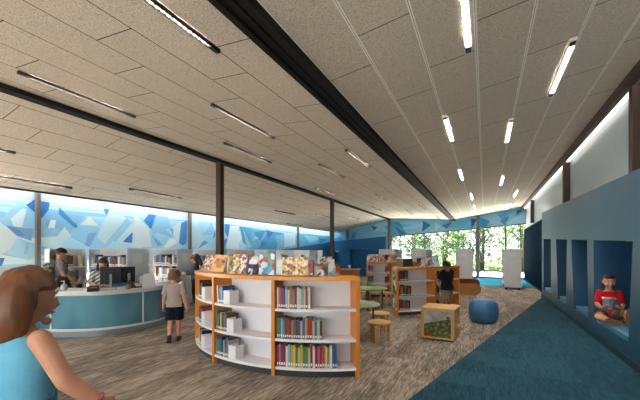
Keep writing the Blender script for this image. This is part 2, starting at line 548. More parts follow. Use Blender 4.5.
# ---- reading-nook wall on the right: a slab with four openings, each a deep box
NX, ND = 1.72, 2.36
zt = lambda y: 2.335 + .0355 * y
zn = lambda y: 1.425 + .0377 * y
YE = 13.6
nooks = [((5.74, 5.90), (7.52, 7.50)), ((7.95, 7.87), (9.23, 9.0)), ((9.69, 9.80), (11.06, 10.78)), ((11.86, 11.84), (13.22, 13.22))]   # ((near top, near bottom), (far top, far bottom))
SILL = .27
mb = MB()


def quad(pts, mi=0): mb.add(pts, [tuple(range(len(pts)))], mi)


edges = [(LEN0, LEN0)] + [e for nk in nooks for e in nk] + [(YE, YE)]
for i in range(0, len(edges), 2):              # piers
    (a_t, a_b), (b_t, b_b) = edges[i], edges[i + 1]
    quad([(NX, a_b, SILL), (NX, b_b, SILL), (NX, b_t, zn(b_t)), (NX, a_t, zn(a_t))])
ys = [LEN0] + [e[0] for nk in nooks for e in nk] + [YE]
for a, b in zip(ys[:-1], ys[1:]): quad([(NX, a, zn(a)), (NX, b, zn(b)), (NX, b, zt(b)), (NX, a, zt(a))])
ys = [LEN0] + [e[1] for nk in nooks for e in nk] + [YE]
for a, b in zip(ys[:-1], ys[1:]): quad([(NX, a, 0), (NX, b, 0), (NX, b, SILL), (NX, a, SILL)])
quad([(NX, LEN0, zt(LEN0)), (NX, YE, zt(YE)), (ND + .2, YE, zt(YE)), (ND + .2, LEN0, zt(LEN0))])       # top
quad([(NX, YE, 0), (ND + .2, YE, 0), (ND + .2, YE, zt(YE)), (NX, YE, zt(YE))])                          # end return
for (nt, nb), (ft, fb) in nooks:
    P = lambda x, yt, z: (x, yt, z)
    quad([P(NX, nb, SILL), P(ND, nb, SILL), P(ND, nt, zn(nt)), P(NX, nt, zn(nt))], 1)
    quad([P(NX, fb, SILL), P(ND, fb, SILL), P(ND, ft, zn(ft)), P(NX, ft, zn(ft))], 1)
    quad([P(ND, nb, SILL), P(ND, fb, SILL), P(ND, ft, zn(ft)), P(ND, nt, zn(nt))], 1)
    quad([P(NX, nb, SILL), P(ND, nb, SILL), P(ND, fb, SILL), P(NX, fb, SILL)], 0)
    quad([P(NX, nt, zn(nt)), P(ND, nt, zn(nt)), P(ND, ft, zn(ft)), P(NX, ft, zn(ft))], 1)
struct('wall_nook', mb, [M['nook_blue'], M['nook_in']])
struct('baseboard_right', MB().box((1.70, LEN0, .006), (1.719, YE, .10)), mat('navy_skirting', '#16303f', .5))
M['lamp'] = emit('warm_white_tube', '#fff1dc', 9)
M['downlight'] = emit('small_downlight', '#eaf4ff', 120)

nook_names = ['widest nook nearest the camera, under the reading girl', 'second nook from the camera', 'third nook from the camera', 'farthest nook beside the dark slats']
for k, ((nt, nb), (ft, fb)) in enumerate(nooks):
    c = thing('seat_cushion', 'pale blue vinyl seat cushion in the ' + nook_names[k], 'cushion', (NX, (nb + fb) / 2, SILL + .002), 0, 'nook cushions')
    L = fb - nb - .05
    m2 = MB().box((.03, -L / 2, 0), (ND - NX - .03, L / 2, .085))
    part('pad', m2, M['vinyl'], c, bevel=.022, seg=3)
    m3 = MB().tube([(.028, -L / 2 + .02, .075), (.028, L / 2 - .02, .075)], .006, 6)
    part('piping', m3, M['vinyl'], c)
    ym = (nt + ft) / 2
    lt = thing('nook_downlight', 'small round downlight in the roof of the ' + nook_names[k].replace(', under the reading girl', ''), 'light', (NX + .33, ym + (.3 if k == 0 else .1), zn(ym) - .012), 0, 'nook downlights')
    part('ring', MB().lathe([(.05, 0.0), (.05, .012), (.036, .012), (.036, 0.0)], n=20), M['grey_steel'], lt)
    part('lens', MB().lathe([(.036, .004), (.036, .010)], n=20), M['downlight'], lt)

for x, y, z, nm in ((-9.03, 21.45, 1.525, 'tapered recess of the deep blue back wall'), (-7.0, 21.45, 1.70, 'wide back wall recess, added to brighten it')):  # the downlight in the wide recess is an added lamp, there to brighten it
    lt = thing('nook_downlight', 'small round downlight in the roof of the ' + nm, 'light', (x, y, z - .013), 0, 'nook downlights')
    part('ring', MB().lathe([(.05, 0.0), (.05, .012), (.036, .012), (.036, 0.0)], n=20), M['grey_steel'], lt)
    part('lens', MB().lathe([(.036, .004), (.036, .010)], n=20), M['downlight'], lt)

# ---- white clerestory wall above, brown steel, cove light
WX = 2.02
a, b = zt(LEN0) - .06, zt(YE) - .06
struct('wall_right', MB().add([(WX, LEN0, a), (WX, YE, b), (WX, YE, 4.25), (WX, LEN0, 4.25), (WX + .5, LEN0, a), (WX + .5, YE, b), (WX + .5, YE, 4.25), (WX + .5, LEN0, 4.25)],
       [(0, 1, 2, 3), (7, 6, 5, 4), (0, 4, 5, 1), (1, 5, 6, 2), (2, 6, 7, 3), (3, 7, 4, 0)]).box((WX + .21, YE + .01, 0), (WX + .5, 22.1, 4.25)), M['white_wall'])
struct('wall_right_far', MB().box((WX, 13.6, 2.72), (WX + .2, 21.7, 4.25)), M['white_wall'])
struct('trim_3', MB().box((1.76, LEN0, 3.80), (1.84, 21.75, 3.96)), M['brown_steel'])
struct('trim_4', MB().box((1.84, LEN0, 3.86), (1.905, 21.75, 3.965)), M['brown_steel'])
for y in (6.3, 11.0, 18.2):
    mb = MB().box((1.86, y - .07, zt(min(y, YE)) + .002), (1.88, y + .07, 3.86)).box((1.98, y - .07, zt(min(y, YE)) + .002), (2.0, y + .07, 3.86)).box((1.88, y - .02, zt(min(y, YE)) + .002), (1.98, y + .02, 3.86))
    struct('column', mb, M['brown_steel'])
ends = [LEN0 + .3, 6.18, 6.42, 10.88, 11.12, 18.08, 18.32, 21.6]
M['cove_r'] = emit('white_cove_tube', '#fff3e4', 1.2)
M['cove_l'] = emit('cool_cove_tube', '#f2f7ff', 7)
for i in range(0, 8, 2):
    nm = ['nearest the camera, out past the thick brown post', 'between the two nearer brown posts', 'beyond the second brown post', 'at the window end'][i // 2]
    t = thing('cove_light', 'bright light strip topping the white wall ' + nm, 'light', (1.95, (ends[i] + ends[i + 1]) / 2, 3.85), 0, 'white wall cove lights')
    L = (ends[i + 1] - ends[i]) / 2
    part('housing', MB().box((-.04, -L, .03), (.04, L, .06)), M['soffit'], t)
    part('tube', MB().box((-.025, -L + .02, 0), (.03, L - .02, .029)), M['cove_r'], t)
for i, (a, b) in enumerate([(-3.8, 1.2), (1.25, 6.2), (6.25, 11.2), (11.25, 16.2), (16.25, 21.2)]):
    t = thing('cove_light', 'long light strip hidden in the ceiling cove, washing the mural, ' + ORD[i + 1] + ' along the wall', 'light', (-9.2, (a + b) / 2, 3.12), 0, 'mural cove lights')
    L = (b - a) / 2
    part('housing', MB().box((-.05, -L, .03), (.05, L, .06)), M['soffit'], t)
    part('tube', MB().box((-.04, -L + .02, 0), (.03, L - .02, .029)), M['cove_l'], t)

# ---- folding dark-blue slat screen between nook wall and window
mb = MB()
scr = thing('slatted_screen', 'tall dark blue vertical slat screen beside the window, behind the blue nook wall', 'screen', (2.04, 17.6, .006))
k = 0
y = -3.9
while y < 3.9:
    part('slat', MB().box((-.14, y, .06), (.12, y + .07, 2.66)), M['slat_blue'], scr)
    y += .26
part('rail', MB().box((-.15, -3.95, 0), (.12, 3.95, .06)).box((-.15, -3.95, 2.66), (.12, 3.95, 2.71)), M['slat_blue'], scr)
part('backing', MB().box((.13, -3.95, .06), (.16, 3.95, 2.66)), M['slat_blue'], scr)

# ---- murals
q = NT('printed_mural')
at = q.n('ShaderNodeAttribute'); at.attribute_name = 'tint'
f = q.noise(q.coord((1, 1, 1)), 1.5, 2)
q.l(q.mix(q.math('MULTIPLY', f, .03), at.outputs['Color'], (1, 1, 1, 1)), q.b.inputs['Base Color'])
q.b.inputs['Roughness'].default_value = .6
M['mural'] = q.m


def mural(name, label, outline, base, facets, plane, normal, seed, pale):
    """flat printed wall covering: a faceted field with accent facets, each a hair in front of the last"""
    rnd = random.Random(seed); mb = MB()
    from mathutils.geometry import delaunay_2d_cdt
    us = [p[0] for p in outline]; ws = [p[1] for p in outline]
    pts = [Vector(p) for p in outline]
    nu = int((max(us) - min(us)) / .85)
    for i in range(nu):
        for w in (.2, .55, .85):
            u = min(us) + (i + rnd.random()) * .85
            pts.append(Vector((u, min(ws) + (max(ws) - min(ws)) * (w + rnd.uniform(-.14, .14)))))
    m = len(outline)
    res = delaunay_2d_cdt(pts, [], [list(range(m))], 1, 1e-4)
    V, F = res[0], res[2]
    to3 = (lambda u, w, d: (plane + normal * d, u, w)) if name.endswith('mural') and abs(normal) == 1 and plane < 0 else (lambda u, w, d: (u, plane + normal * d, w))
    # front surface facets
    for fc in F:
        c = lin(rnd.choice(pale)); k = rnd.uniform(.92, 1.06)
        mb.add([to3(V[i].x, V[i].y, .012) for i in fc], [tuple(range(len(fc)))], 0, False, None, shade(c, k))
    # body so it has thickness
    mb.add([to3(p[0], p[1], .0) for p in outline] + [to3(p[0], p[1], .0115) for p in outline],
           [tuple(range(m)), tuple(range(2 * m - 1, m - 1, -1))] + [(i, m + i, m + (i + 1) % m, (i + 1) % m) for i in range(m)], 0, False, None, lin(base))
    for j, (poly, hx) in enumerate(facets):
        d = .0126 + j * .0003
        mb.add([to3(p[0], p[1], d) for p in poly], [tuple(range(len(poly)))], 0, False, None, lin(hx))
    o = part(name, mb, M['mural'])
    return tag(o, label, 'mural')


PALE = ['#9fd5f2', '#b1e0f6', '#93cdef', '#c2e8f6', '#a6daf4', '#d0ecf4', '#85c4ec', '#abddf5']
fl = []


def FL(pts, hx): fl.append(([on_x(x, y, -9.545)[1:] for x, y in pts], hx))


FL([(0, 220), (20, 199.5), (27, 205), (6, 223)], '#9bd0ea'); FL([(0, 226), (6, 226), (18, 237), (10, 249), (0, 256)], '#cfe3ea')
FL([(26.3, 205), (34, 199.8), (50, 202.5), (49, 209.5), (42, 218.3), (36, 213)], '#2273bd')
FL([(6, 225.3), (17.5, 235.8), (31.5, 241), (34, 229)], '#7ba8d6'); FL([(6, 225.3), (18, 229), (26, 236), (17.5, 235.8)], '#5c93cb')
FL([(59.5, 206.9), (78, 227), (75.3, 228), (58.7, 214)], '#3e8aca'); FL([(50.8, 220), (56, 220), (55, 228), (48, 228)], '#e2f1f7')
FL([(46, 220), (50.8, 220), (48, 228), (46, 226)], '#76b6de'); FL([(65, 227), (72, 236), (58, 246), (56, 238)], '#cde5ec')
FL([(0, 266), (0, 258), (5, 258), (2, 266)], '#3f7fc0'); FL([(24, 254), (26, 243), (30, 243), (27, 254)], '#8cc3e6')
FL([(103.5, 208.8), (109.5, 209.3), (108.8, 217), (107.3, 217)], '#3384cc'); FL([(89.3, 216.3), (99, 226), (80.3, 224.8)], '#dcebec')
FL([(75, 222), (78, 227), (75, 228)], '#3380c8')
FL([(109.5, 209.5), (126.8, 217.8), (105, 244), (96.8, 237.3)], '#c2e2ee'); FL([(126.8, 217.8), (132.8, 222.3), (115.5, 242.5), (111, 238)], '#93cbe7')
FL([(132.8, 232), (123, 241.8), (132, 243)], '#2672c4'); FL([(134.3, 212.5), (149.3, 229), (152, 247), (133.5, 247)], '#d3e6ee')
FL([(148.6, 214), (154.6, 214.8), (150, 227.5), (143.8, 220.8)], '#2f86d2'); FL([(88.5, 233.5), (97.5, 232), (89.3, 247), (84.8, 244.8)], '#7fadda')
FL([(150, 214.4), (156.3, 215), (151.3, 229), (149, 227)], '#2a7ed0'); FL([(156.3, 215), (167.5, 217), (171.3, 227.5), (152, 234.4)], '#8cc6e8')
FL([(168.8, 239.4), (173.8, 237.5), (177.5, 242.5), (170, 247.5), (163.8, 247.5)], '#e0f0f7'); FL([(181.3, 223), (187, 220.6), (186, 242.5), (182.8, 245.6), (179, 243)], '#4b93d4')
FL([(151.3, 234.4), (158, 246.3), (163, 245)], '#74abe0'); FL([(170, 228), (173, 228.8), (173.4, 235.6)], '#69a6de'); FL([(173.5, 227), (181, 222), (179, 243), (174, 237)], '#cfe7f2')
FL([(203.8, 240.6), (208.8, 242.5), (198, 248.8)], '#5f9fd8'); FL([(214.4, 229.4), (215.6, 236), (213, 239)], '#5596d6'); FL([(190, 219.7), (197, 221), (204, 240), (192, 246)], '#b9e1ee')
FL([(225, 223.8), (230, 224.4), (228.8, 238.8), (225, 232.5)], '#348ad0'); FL([(223, 240), (229, 238), (224, 248)], '#4b93d4')
FL([(230, 226), (239, 226.5), (239, 249), (226, 248.7)], '#d5ebf5')
FL([(239.6, 226.3), (252, 228), (249, 249), (243, 242)], '#439fd0'); FL([(252, 228), (268, 231), (258, 249), (249, 249)], '#5db0da'); FL([(268, 231), (283, 233), (276, 249), (258, 249)], '#3b98cc'); FL([(283, 233), (300, 236), (300, 249), (276, 249)], '#7cc0e2'); FL([(243, 229), (252, 247), (247, 249)], '#8ccbe4')
FL([(266, 229.8), (274, 232.3), (268, 239)], '#2168b2'); FL([(253.4, 232), (265.4, 230.6), (260, 241)], '#2383c0'); FL([(255, 236), (259, 238), (252, 241)], '#8ad0e6')
FL([(262, 240), (267, 244), (260, 248)], '#2b7cc0'); FL([(284.3, 233), (295.5, 233), (295.5, 245), (284.3, 247)], '#bfe1f2'); FL([(275, 236), (283, 234), (278, 247)], '#6fb8e2')
FL([(299, 233.5), (330, 236), (330, 245), (299, 247)], '#55add8'); FL([(304, 235), (322, 238), (310, 243)], '#8bcde8'); FL([(318, 237), (328, 240), (320, 243)], '#2a82bb')
mural('wall_mural', 'long pale blue faceted mural above the white bookshelves, on the side wall', [(-2.0, 1.15), (21.7, 1.15), (21.7, 2.69), (-2.0, 2.69)], '#b4dcef', fl, -9.569, 1, 5, PALE)
fl2 = fl = []


def FB(pts, hx): fl2.append(([(lambda p: (p[0], p[2]))(on_y(x, y, 21.79)) for x, y in pts], hx))


FB([(390, 221), (399, 222), (407, 234), (390, 236)], '#5fb2dc'); FB([(394, 225), (407, 234), (400, 235.5)], '#3280c0'); FB([(393, 223), (399, 222), (404, 229)], '#4a95cd')
FB([(423, 221), (436, 221), (435, 230), (422, 232)], '#84cbea'); FB([(423, 221), (430.8, 225), (422.2, 232)], '#2366b0'); FB([(435, 222), (442, 226), (435, 230.5)], '#b7dff0')
FB([(441.7, 225.8), (452.7, 221), (447.2, 229)], '#3a80c2'); FB([(446, 229), (455, 221.5), (471, 219), (471, 228)], '#6cc0e4')
FB([(471, 218), (477, 219.5), (471.4, 229)], '#1f58b0'); FB([(480, 217.5), (490, 221), (486, 227.2), (480, 227)], '#379ad2')
FB([(486, 217), (497, 214), (505, 225), (494, 226.5), (490, 221)], '#9bd4ee'); FB([(497, 214), (512, 211), (503, 221)], '#55b0de'); FB([(500, 221), (505, 225), (510, 215)], '#3f88ce')
FB([(516.4, 210.5), (525.7, 207.5), (516.4, 215.8)], '#3272c6'); FB([(512, 219), (529, 210), (529, 223), (506, 225)], '#a6daf0'); FB([(506, 213), (516, 211), (514, 216)], '#7cc6e8')
FB([(345, 233.5), (372, 227), (372, 236), (345, 241)], '#7cc4e4'); FB([(371, 226), (377.5, 226.9), (373.8, 231)], '#3a76b8'); FB([(352, 233), (357, 231), (355, 239), (351, 240)], '#3f9cd0')
FB([(334, 239), (340, 236.5), (343, 240.8), (334, 242.3)], '#4a9fd2'); FB([(375, 231), (383, 225), (388, 232)], '#a9daf0')
zc = lambda x: (zr(x) if x > -1.6 else zm(x) if x > -5.5 else zl(x)) - .012
tops = [2.05, -1.6, -5.5, -9.0]
outl = [(-9.5, zd(-9.5) + .012), (2.05, zd(2.05) + .012)] + [(x, zc(x)) for x in tops] + [(-9.5, 2.74)]
mural('wall_covering', 'blue faceted mural band over the windows on the end wall', outl, '#6fc0e4', fl2, 21.819, -1, 9, ['#86cdee', '#9ad8f2', '#74c2ea', '#a8dff4', '#8ed1ef'])
# ================================================================== ceiling lights
M['lens_w'] = emit('led_lens', '#fff5e8', 75)
M['louver_l'] = mat('pale_louver', '#cfc9c0', .4, .3, .05)
M['louver_d'] = mat('dark_louver', '#3a352f', .4, .3, .1)


def ceiling_light(x, y0, y1, side, label):
    fz, m = {'r': (zr, .159), 'm': (zm, -.056), 'l': (zl, .214)}[side]
    L = y1 - y0; z = fz(x)
    t = thing('ceiling_light', label, 'light', (x, (y0 + y1) / 2, z - .001), 0, 'slim ceiling lights')
    R = Matrix.Rotation(-math.atan(m), 4, 'Y')
    W = .036 if side == 'r' else .024
    fr = MB().box((-W, -L / 2, -.036), (-W + .008, L / 2, -.001), M=R).box((W - .008, -L / 2, -.036), (W, L / 2, -.001), M=R)
    fr.box((-W + .008, -L / 2, -.036), (W - .008, -L / 2 + .01, -.001), M=R).box((-W + .008, L / 2 - .01, -.036), (W - .008, L / 2, -.001), M=R)
    part('frame', fr, M['louver_l'] if side == 'r' else M['black'], t)
    part('lens', MB().box((-W + .009, -L / 2 + .12, -.006), (W - .009, L / 2 - .12, -.002), M=R), M['lens_w'], t)
    k = -L / 2 + .12; st = .055; cp = [(-W + .009, k)]
    while k < L / 2 - .13:
        cp += [(W - .009, k), (W - .009, k + .005), (-W + .012, k + .005), (-W + .012, min(k + st, L / 2 - .12))]; k += st
    cp += [(-W + .009, min(k, L / 2 - .12))]
    lv = MB().prism(cp, -.034, -.0065, M=R)
    part('louver', lv, M['louver_l'] if side == 'r' else M['louver_d'], t)
    part('end_plate', MB().box((-W + .009, -L / 2 + .011, -.034), (W - .009, -L / 2 + .118, -.002), M=R), M['black'], t)
    part('end_plate', MB().box((-W + .009, L / 2 - .118, -.034), (W - .009, L / 2 - .011, -.002), M=R), M['black'], t)


rows = {
    ('r', 'row beside the black main beam'): [(-.16, 2.4, 3.94), (-.55, 5.47, 6.85), (-.58, 9.05, 10.6), (-.45, 13.2, 14.8), (-.45, 16.6, 18.2)],
    ('r', 'row nearer the white wall'): [(.85, 4.47, 5.95), (.385, 6.48, 7.9), (.47, 11.2, 12.9), (1.08, 14.6, 16.5), (1.1, 18.7, 20.7)],
    ('m', 'row just left of the black main beam'): [(-2.3, 1.0, 2.54), (-2.36, 6.04, 7.5), (-2.41, 14.3, 16.0), (-2.36, 19.2, 21.0)],
    ('m', 'middle row of the centre ceiling bay'): [(-3.3, 3.51, 5.02), (-3.37, 6.95, 8.5), (-3.39, 11.5, 13.0), (-3.37, 16.5, 18.2)],
    ('m', 'row beside the thin posted beam'): [(-4.82, 2.04, 3.5), (-4.4, 5.01, 6.57), (-4.95, 9.95, 11.45), (-4.6, 14.9, 16.5)],
    ('l', 'row past the thin beam towards the mural'): [(-7.32, 1.5, 3.06), (-7.98, 5.64, 7.26), (-7.57, 11.6, 13.2), (-7.09, 14.3, 15.9), (-6.5, 17.0, 18.7)],
    ('l', 'row closest to the mural wall'): [(-8.5, 3.0, 4.6), (-8.76, 14.5, 16.0)],
}
for (s, rn), ls in rows.items():
    for i, (x, a, b) in enumerate(ls):
        ceiling_light(x, a, b, s, f'slim ceiling light, {ORD[i + 1]} from camera in the {rn}')

# ================================================================== books
M['book'] = objcolor('book_cover_cloth', .45)
M['pages'] = mat('paper_pages', '#d9d2c2', .8, 0, .06, 60)
M['label'] = mat('spine_label', '#e8e6e0', .6, 0, .03)
BC = {'red': '#a3262b', 'orange': '#cf6a25', 'yellow': '#d6b13a', 'green': '#4f8a4a', 'teal': '#2f7f86', 'blue': '#2f5f9e', 'pale blue': '#86aecb',
      'purple': '#5d4380', 'pink': '#c46f8c', 'white': '#dcdad4', 'cream': '#cdbf9c', 'brown': '#6b452f', 'black': '#22242a', 'grey': '#7b8086'}
CK = list(BC)


def book_mesh():
    mb = MB()
    mb.box((-.5, -.5, 0), (-.40, .5, 1)).box((.40, -.5, 0), (.5, .5, 1)).box((-.40, -.5, 0), (.40, -.46, 1))
    mb.box((-.395, -.455, .015), (.395, .46, .985), 1)
    mb.box((-.42, -.506, .08), (.42, -.5, .2), 2)
    me = mb.mesh('book')
    for m in (M['book'], M['pages'], M['label']): me.materials.append(m)
    return me


BOOK = book_mesh()


def book(loc, rz, w, d, h, colour, label, group, lean=0.0):
    o = bpy.data.objects.new('book', BOOK); COL.objects.link(o)
    o.location = loc; o.scale = (w, d, h); o.rotation_euler = (0, lean, rz)
    c = lin(BC[colour]); k = random.uniform(.75, 1.2); o.color = (min(1, c[0] * k), min(1, c[1] * k), min(1, c[2] * k), 1)
    return tag(o, label, 'book', group)


# ================================================================== curved orange bookcases
M['orange'] = wood('orange_maple', '#d8842c', 2, .4, .10)
M['orange_t'] = wood('orange_maple_top', '#dd9138', 0, .38, .10)
M['laminate'] = mat('white_laminate', '#eeecee', .45, 0, .02, 5)
M['toe'] = mat('dark_toe_kick', '#3b3634', .6)


def bookcase(name, label, c, R, depth, angs, H, levels, collage=False):
    am = rad(sum((angs[0], angs[-1])) / 2)
    ox, oy = c[0] + R * math.cos(am), c[1] + R * math.sin(am)
    t = thing(name, label, 'bookcase', (ox, oy, 0))
    lc = (c[0] - ox, c[1] - oy)
    ri = R - depth
    th = math.degrees(.022 / R)
    a0, a1 = angs[0], angs[-1]
    n = max(8, int((a1 - a0) / 2.2))
    part('top', MB().arc(lc, ri, R + .012, a0 - th, a1 + th, H - .045, H, n), M['orange_t'], t)
    part('plinth', MB().arc(lc, ri + .03, R - .05, a0 + th, a1 - th, 0, levels[0] - .03, n), M['toe'], t)
    for i, a in enumerate(angs):
        part('upright', MB().arc(lc, ri, R + .004, a - th, a + th, 0, H - .0455, 1), M['orange'], t)
    for i, (a, b) in enumerate(zip(angs[:-1], angs[1:])):
        part('back_panel', MB().arc(lc, ri + .002, ri + .02, a + th, b - th, levels[0], H - .046, 10), M['laminate'], t)
        for z in levels:
            part('shelf', MB().arc(lc, ri + .021, R - .006, a + th * 1.02, b - th * 1.02, z - .03, z, 10), M['laminate'], t)
    if collage:
        a = angs[0]
        A = rad(a - th)
        # decorated face on the end panel
        rdir = Vector((math.cos(A), math.sin(A), 0)); nrm = Vector((math.sin(A), -math.cos(A), 0))
        p0 = Vector((*lc, 0)) + nrm * .001
        mb = MB(); q_ = [p0 + rdir * (ri + .03), p0 + rdir * (R - .03)]
        vs = [q_[0] + Vector((0, 0, .12)), q_[1] + Vector((0, 0, .12)), q_[1] + Vector((0, 0, H - .1)), q_[0] + Vector((0, 0, H - .1))]
        vs += [v + nrm * .006 for v in vs]
        mb.add(vs, [(0, 1, 2, 3), (7, 6, 5, 4), (0, 4, 5, 1), (1, 5, 6, 2), (2, 6, 7, 3), (3, 7, 4, 0)])
        part('decorated_end', mb, cover_art('collage_print', ['#e9e6df', '#2e3034', '#d8d2c4', '#8a6f55', '#efece6', '#b9a88a'], 3.0), t)
    return t


def pol(c, r, a, z): return (c[0] + r * math.cos(rad(a)), c[1] + r * math.sin(rad(a)), z)


def shelf_books(c, R, z, a_start, specs, where, group, lean0=0.0):
    """specs: (colour, width, depth, height); set along the arc from a_start, spines outward"""
    a = a_start
    for i, (cn, w, d, h) in enumerate(specs):
        step = math.degrees((w + .004) / (R - .12))
        am = a + step / 2
        ln = lean0 if lean0 else 0
        book(pol(c, R - .03 - d / 2, am, z + .002 + (abs(math.sin(ln)) * w / 2 if ln else 0)), rad(am + 90), w, d, h, cn, f'{cn} book, {ORD[i + 1]} from left {where}', group, ln)
        a += step
    return a


C1, R1, A1 = (-2.65, 5.65), 2.19, [224.5, 252, 279, 306]
LV = [.115, .455, .815]
bookcase('curved_bookcase', 'long curved orange and white bookcase standing nearest the camera', C1, R1, .30, A1, 1.205, LV)
rb = random.Random(21)


def mk(cols, n, w=(.022, .036), h=(.2, .26), d=(.16, .2)):
    return [(cols[i % len(cols)] if len(cols) >= n else rb.choice(cols), rb.uniform(*w), rb.uniform(*d), rb.uniform(*h)) for i in range(n)]


G1 = 'books in the near curved bookcase'
lev = ['bottom', 'middle', 'top']
shelf_books(C1, R1, LV[2], 279.9, mk(['white', 'pink', 'red', 'purple', 'pale blue', 'white', 'orange', 'grey', 'red', 'white', 'white', 'pale blue', 'cream', 'red', 'white'], 15, (.018, .028), (.22, .27)), 'in the right bay, top shelf, near curved bookcase', G1)
shelf_books(C1, R1, LV[1], 279.9, mk(['green', 'teal', 'pale blue', 'grey', 'brown', 'red', 'brown', 'orange', 'teal', 'brown', 'purple', 'cream', 'blue', 'yellow', 'red', 'red', 'cream', 'teal', 'white', 'brown'], 20, (.018, .026), (.21, .25)), 'in the right bay, middle shelf, near curved bookcase', G1)
shelf_books(C1, R1, LV[0], 279.9, mk(['red', 'pink', 'purple', 'red', 'white', 'pale blue', 'yellow', 'yellow', 'green', 'cream', 'yellow', 'green', 'green', 'cream', 'red', 'white', 'red', 'pink', 'red', 'orange', 'cream', 'yellow', 'white', 'blue', 'blue'], 25, (.020, .028), (.24, .28)), 'in the right bay, bottom shelf, near curved bookcase', G1)
e1 = []
e1.append(shelf_books(C1, R1, LV[2], 253.6, mk(['white', 'black', 'grey', 'pale blue', 'blue'], 5, (.02, .03), (.2, .23)), 'in the centre bay, top shelf, near curved bookcase', G1, -.10))
e1.append(shelf_books(C1, R1, LV[1], 252.9, mk(['teal', 'green', 'black', 'cream', 'brown', 'red', 'teal', 'brown'], 8, (.02, .03), (.2, .25)), 'in the centre bay, middle shelf, near curved bookcase', G1))
e1.append(shelf_books(C1, R1, LV[0], 252.9, mk(['teal', 'green', 'teal', 'blue', 'black', 'cream', 'blue', 'grey', 'white'], 9, (.02, .03), (.2, .26)), 'in the centre bay, bottom shelf, near curved bookcase', G1))
e0 = []
e0.append(shelf_books(C1, R1, LV[2], 233.5, mk(['cream', 'black', 'brown', 'black', 'brown', 'black'], 6, (.03, .045), (.2, .26)), 'in the left bay, top shelf, near curved bookcase', G1))
e0.append(shelf_books(C1, R1, LV[1], 234.5, mk(['brown', 'black', 'grey', 'black', 'red'], 5, (.03, .042), (.2, .25)), 'in the left bay, middle shelf, near curved bookcase', G1))
e0.append(shelf_books(C1, R1, LV[0], 234.5, mk(['cream', 'teal', 'brown', 'pale blue', 'black'], 5, (.03, .042), (.19, .25)), 'in the left bay, bottom shelf, near curved bookcase', G1))
for bay, ends_ in (('centre', e1), ('left', e0)):
    for j, a in enumerate(ends_):
        z = LV[2 - j]
        wq = .125 if bay == 'centre' else .14
        am = a + math.degrees(wq / 2 / (R1 - .05)) + .3
        t = thing('bookend', f'white box bookend beside the books on the {lev[2 - j]} shelf, {bay} bay, near bookcase', 'bookend', pol(C1, R1 - .015, am, z + .002), rad(am + 90), 'white bookends')
        part('front_plate', MB().box((-wq / 2, 0, 0), (wq / 2, .006, .175)), M['laminate'], t, bevel=.002)
        part('side_plate', MB().box((-wq / 2, .006, 0), (-wq / 2 + .006, .15, .175)), M['laminate'], t)
        part('side_plate', MB().box((wq / 2 - .006, .006, 0), (wq / 2, .15, .175)), M['laminate'], t)

# face-out picture books on top: (angle, radius, width, height, back tilt, turn, art, label)
art = {
    'collage': cover_art('art_collage', ['#d9cdb9', '#9a4b3e', '#c58f62', '#e8e2d6', '#6c7f94', '#c96f4a'], 11),
    'train': cover_art('art_peach', ['#d9a679', '#e3bd92', '#c98a5a', '#5d5f86', '#e9d2b2'], 2.5, 'noise'),
    'olive': cover_art('art_olive', ['#8c7a22', '#b79a2d', '#6d5d1d', '#c9b25a'], 3, 'noise'),
    'rows': cover_art('art_rows', ['#efece4', '#d9534a', '#efece4', '#7a7f8c', '#e7c35a', '#efece4', '#4c77a8'], 10),
    'purple': cover_art('art_purple', ['#3c2a55', '#51396e', '#2c2142', '#e2d7d0'], 2.6, 'noise'),
    'tree': cover_art('art_tree', ['#e8ecec', '#2b7fae', '#cfdfe6', '#4a9cc4', '#b94a3e', '#7f9a5d'], 5),
    'parchment': cover_art('art_parchment', ['#d3a65f', '#e7d3a6', '#b5793a', '#efe5cb', '#8a5426', '#e0bf86'], 9),
    'spots': cover_art('art_spots', ['#f0eeea', '#24262c', '#f0eeea', '#d7d4cf', '#5b4a7c'], 8),
    'tower': cover_art('art_tower', ['#e3c64a', '#d9dde0', '#7aa6c4', '#eadf9a'], 3),
    'pastel': cover_art('art_pastel', ['#eadfdd', '#cc9999', '#e7ecee', '#aa5a52', '#d8c7c0'], 4),
    'dark': cover_art('art_dark', ['#2a1c1a', '#3b2622', '#1c1414', '#6d4b3c'], 3, 'noise'),
    'sky': cover_art('art_sky', ['#4fa4d4', '#cfe6ef', '#8fc7e2', '#f0eee4'], 2.4, 'noise'),
    'warm': cover_art('art_warm', ['#efe9df', '#c07a3c', '#2a2422', '#efe9df', '#dca55e'], 3.4),
}
M['wire'] = mat('clear_easel', '#b9bcc0', .3, .6)


def display_book(loc, rz, w, h, tilt, artk, label, group, d=.022, z0=0.002, easel=True):
    t = thing('picture_book', label, 'book', (loc[0], loc[1], loc[2] + z0), rz, group)
    T = Matrix.Rotation(-tilt, 4, 'X')
    lift = Matrix.Translation((0, 0, abs(math.sin(tilt)) * d + .003))
    K = lift @ T
    part('cover', MB().box((-w / 2, 0, 0), (w / 2, .003, h), M=K).box((-w / 2, d - .003, 0), (w / 2, d, h), M=K).box((-w / 2, .003, 0), (-w / 2 + .003, d - .003, h), M=K), art[artk], t)
    part('page_block', MB().box((-w / 2 + .0035, .0032, .004), (w / 2 - .004, d - .0032, h - .004), M=K), M['pages'], t)
    if easel:
        bk = K @ Vector((0, d + .004, h * .6)); ft = Vector((0, bk.y + h * .22, .004))
        part('easel', MB().tube([bk, ft], .003, 6).tube([K @ Vector((-w * .3, d + .004, .01)), K @ Vector((-w * .3, d + .004, h * .6)), K @ Vector((w * .3, d + .004, h * .6)), K @ Vector((w * .3, d + .004, .01))], .003, 6), M['wire'], t)
    return t


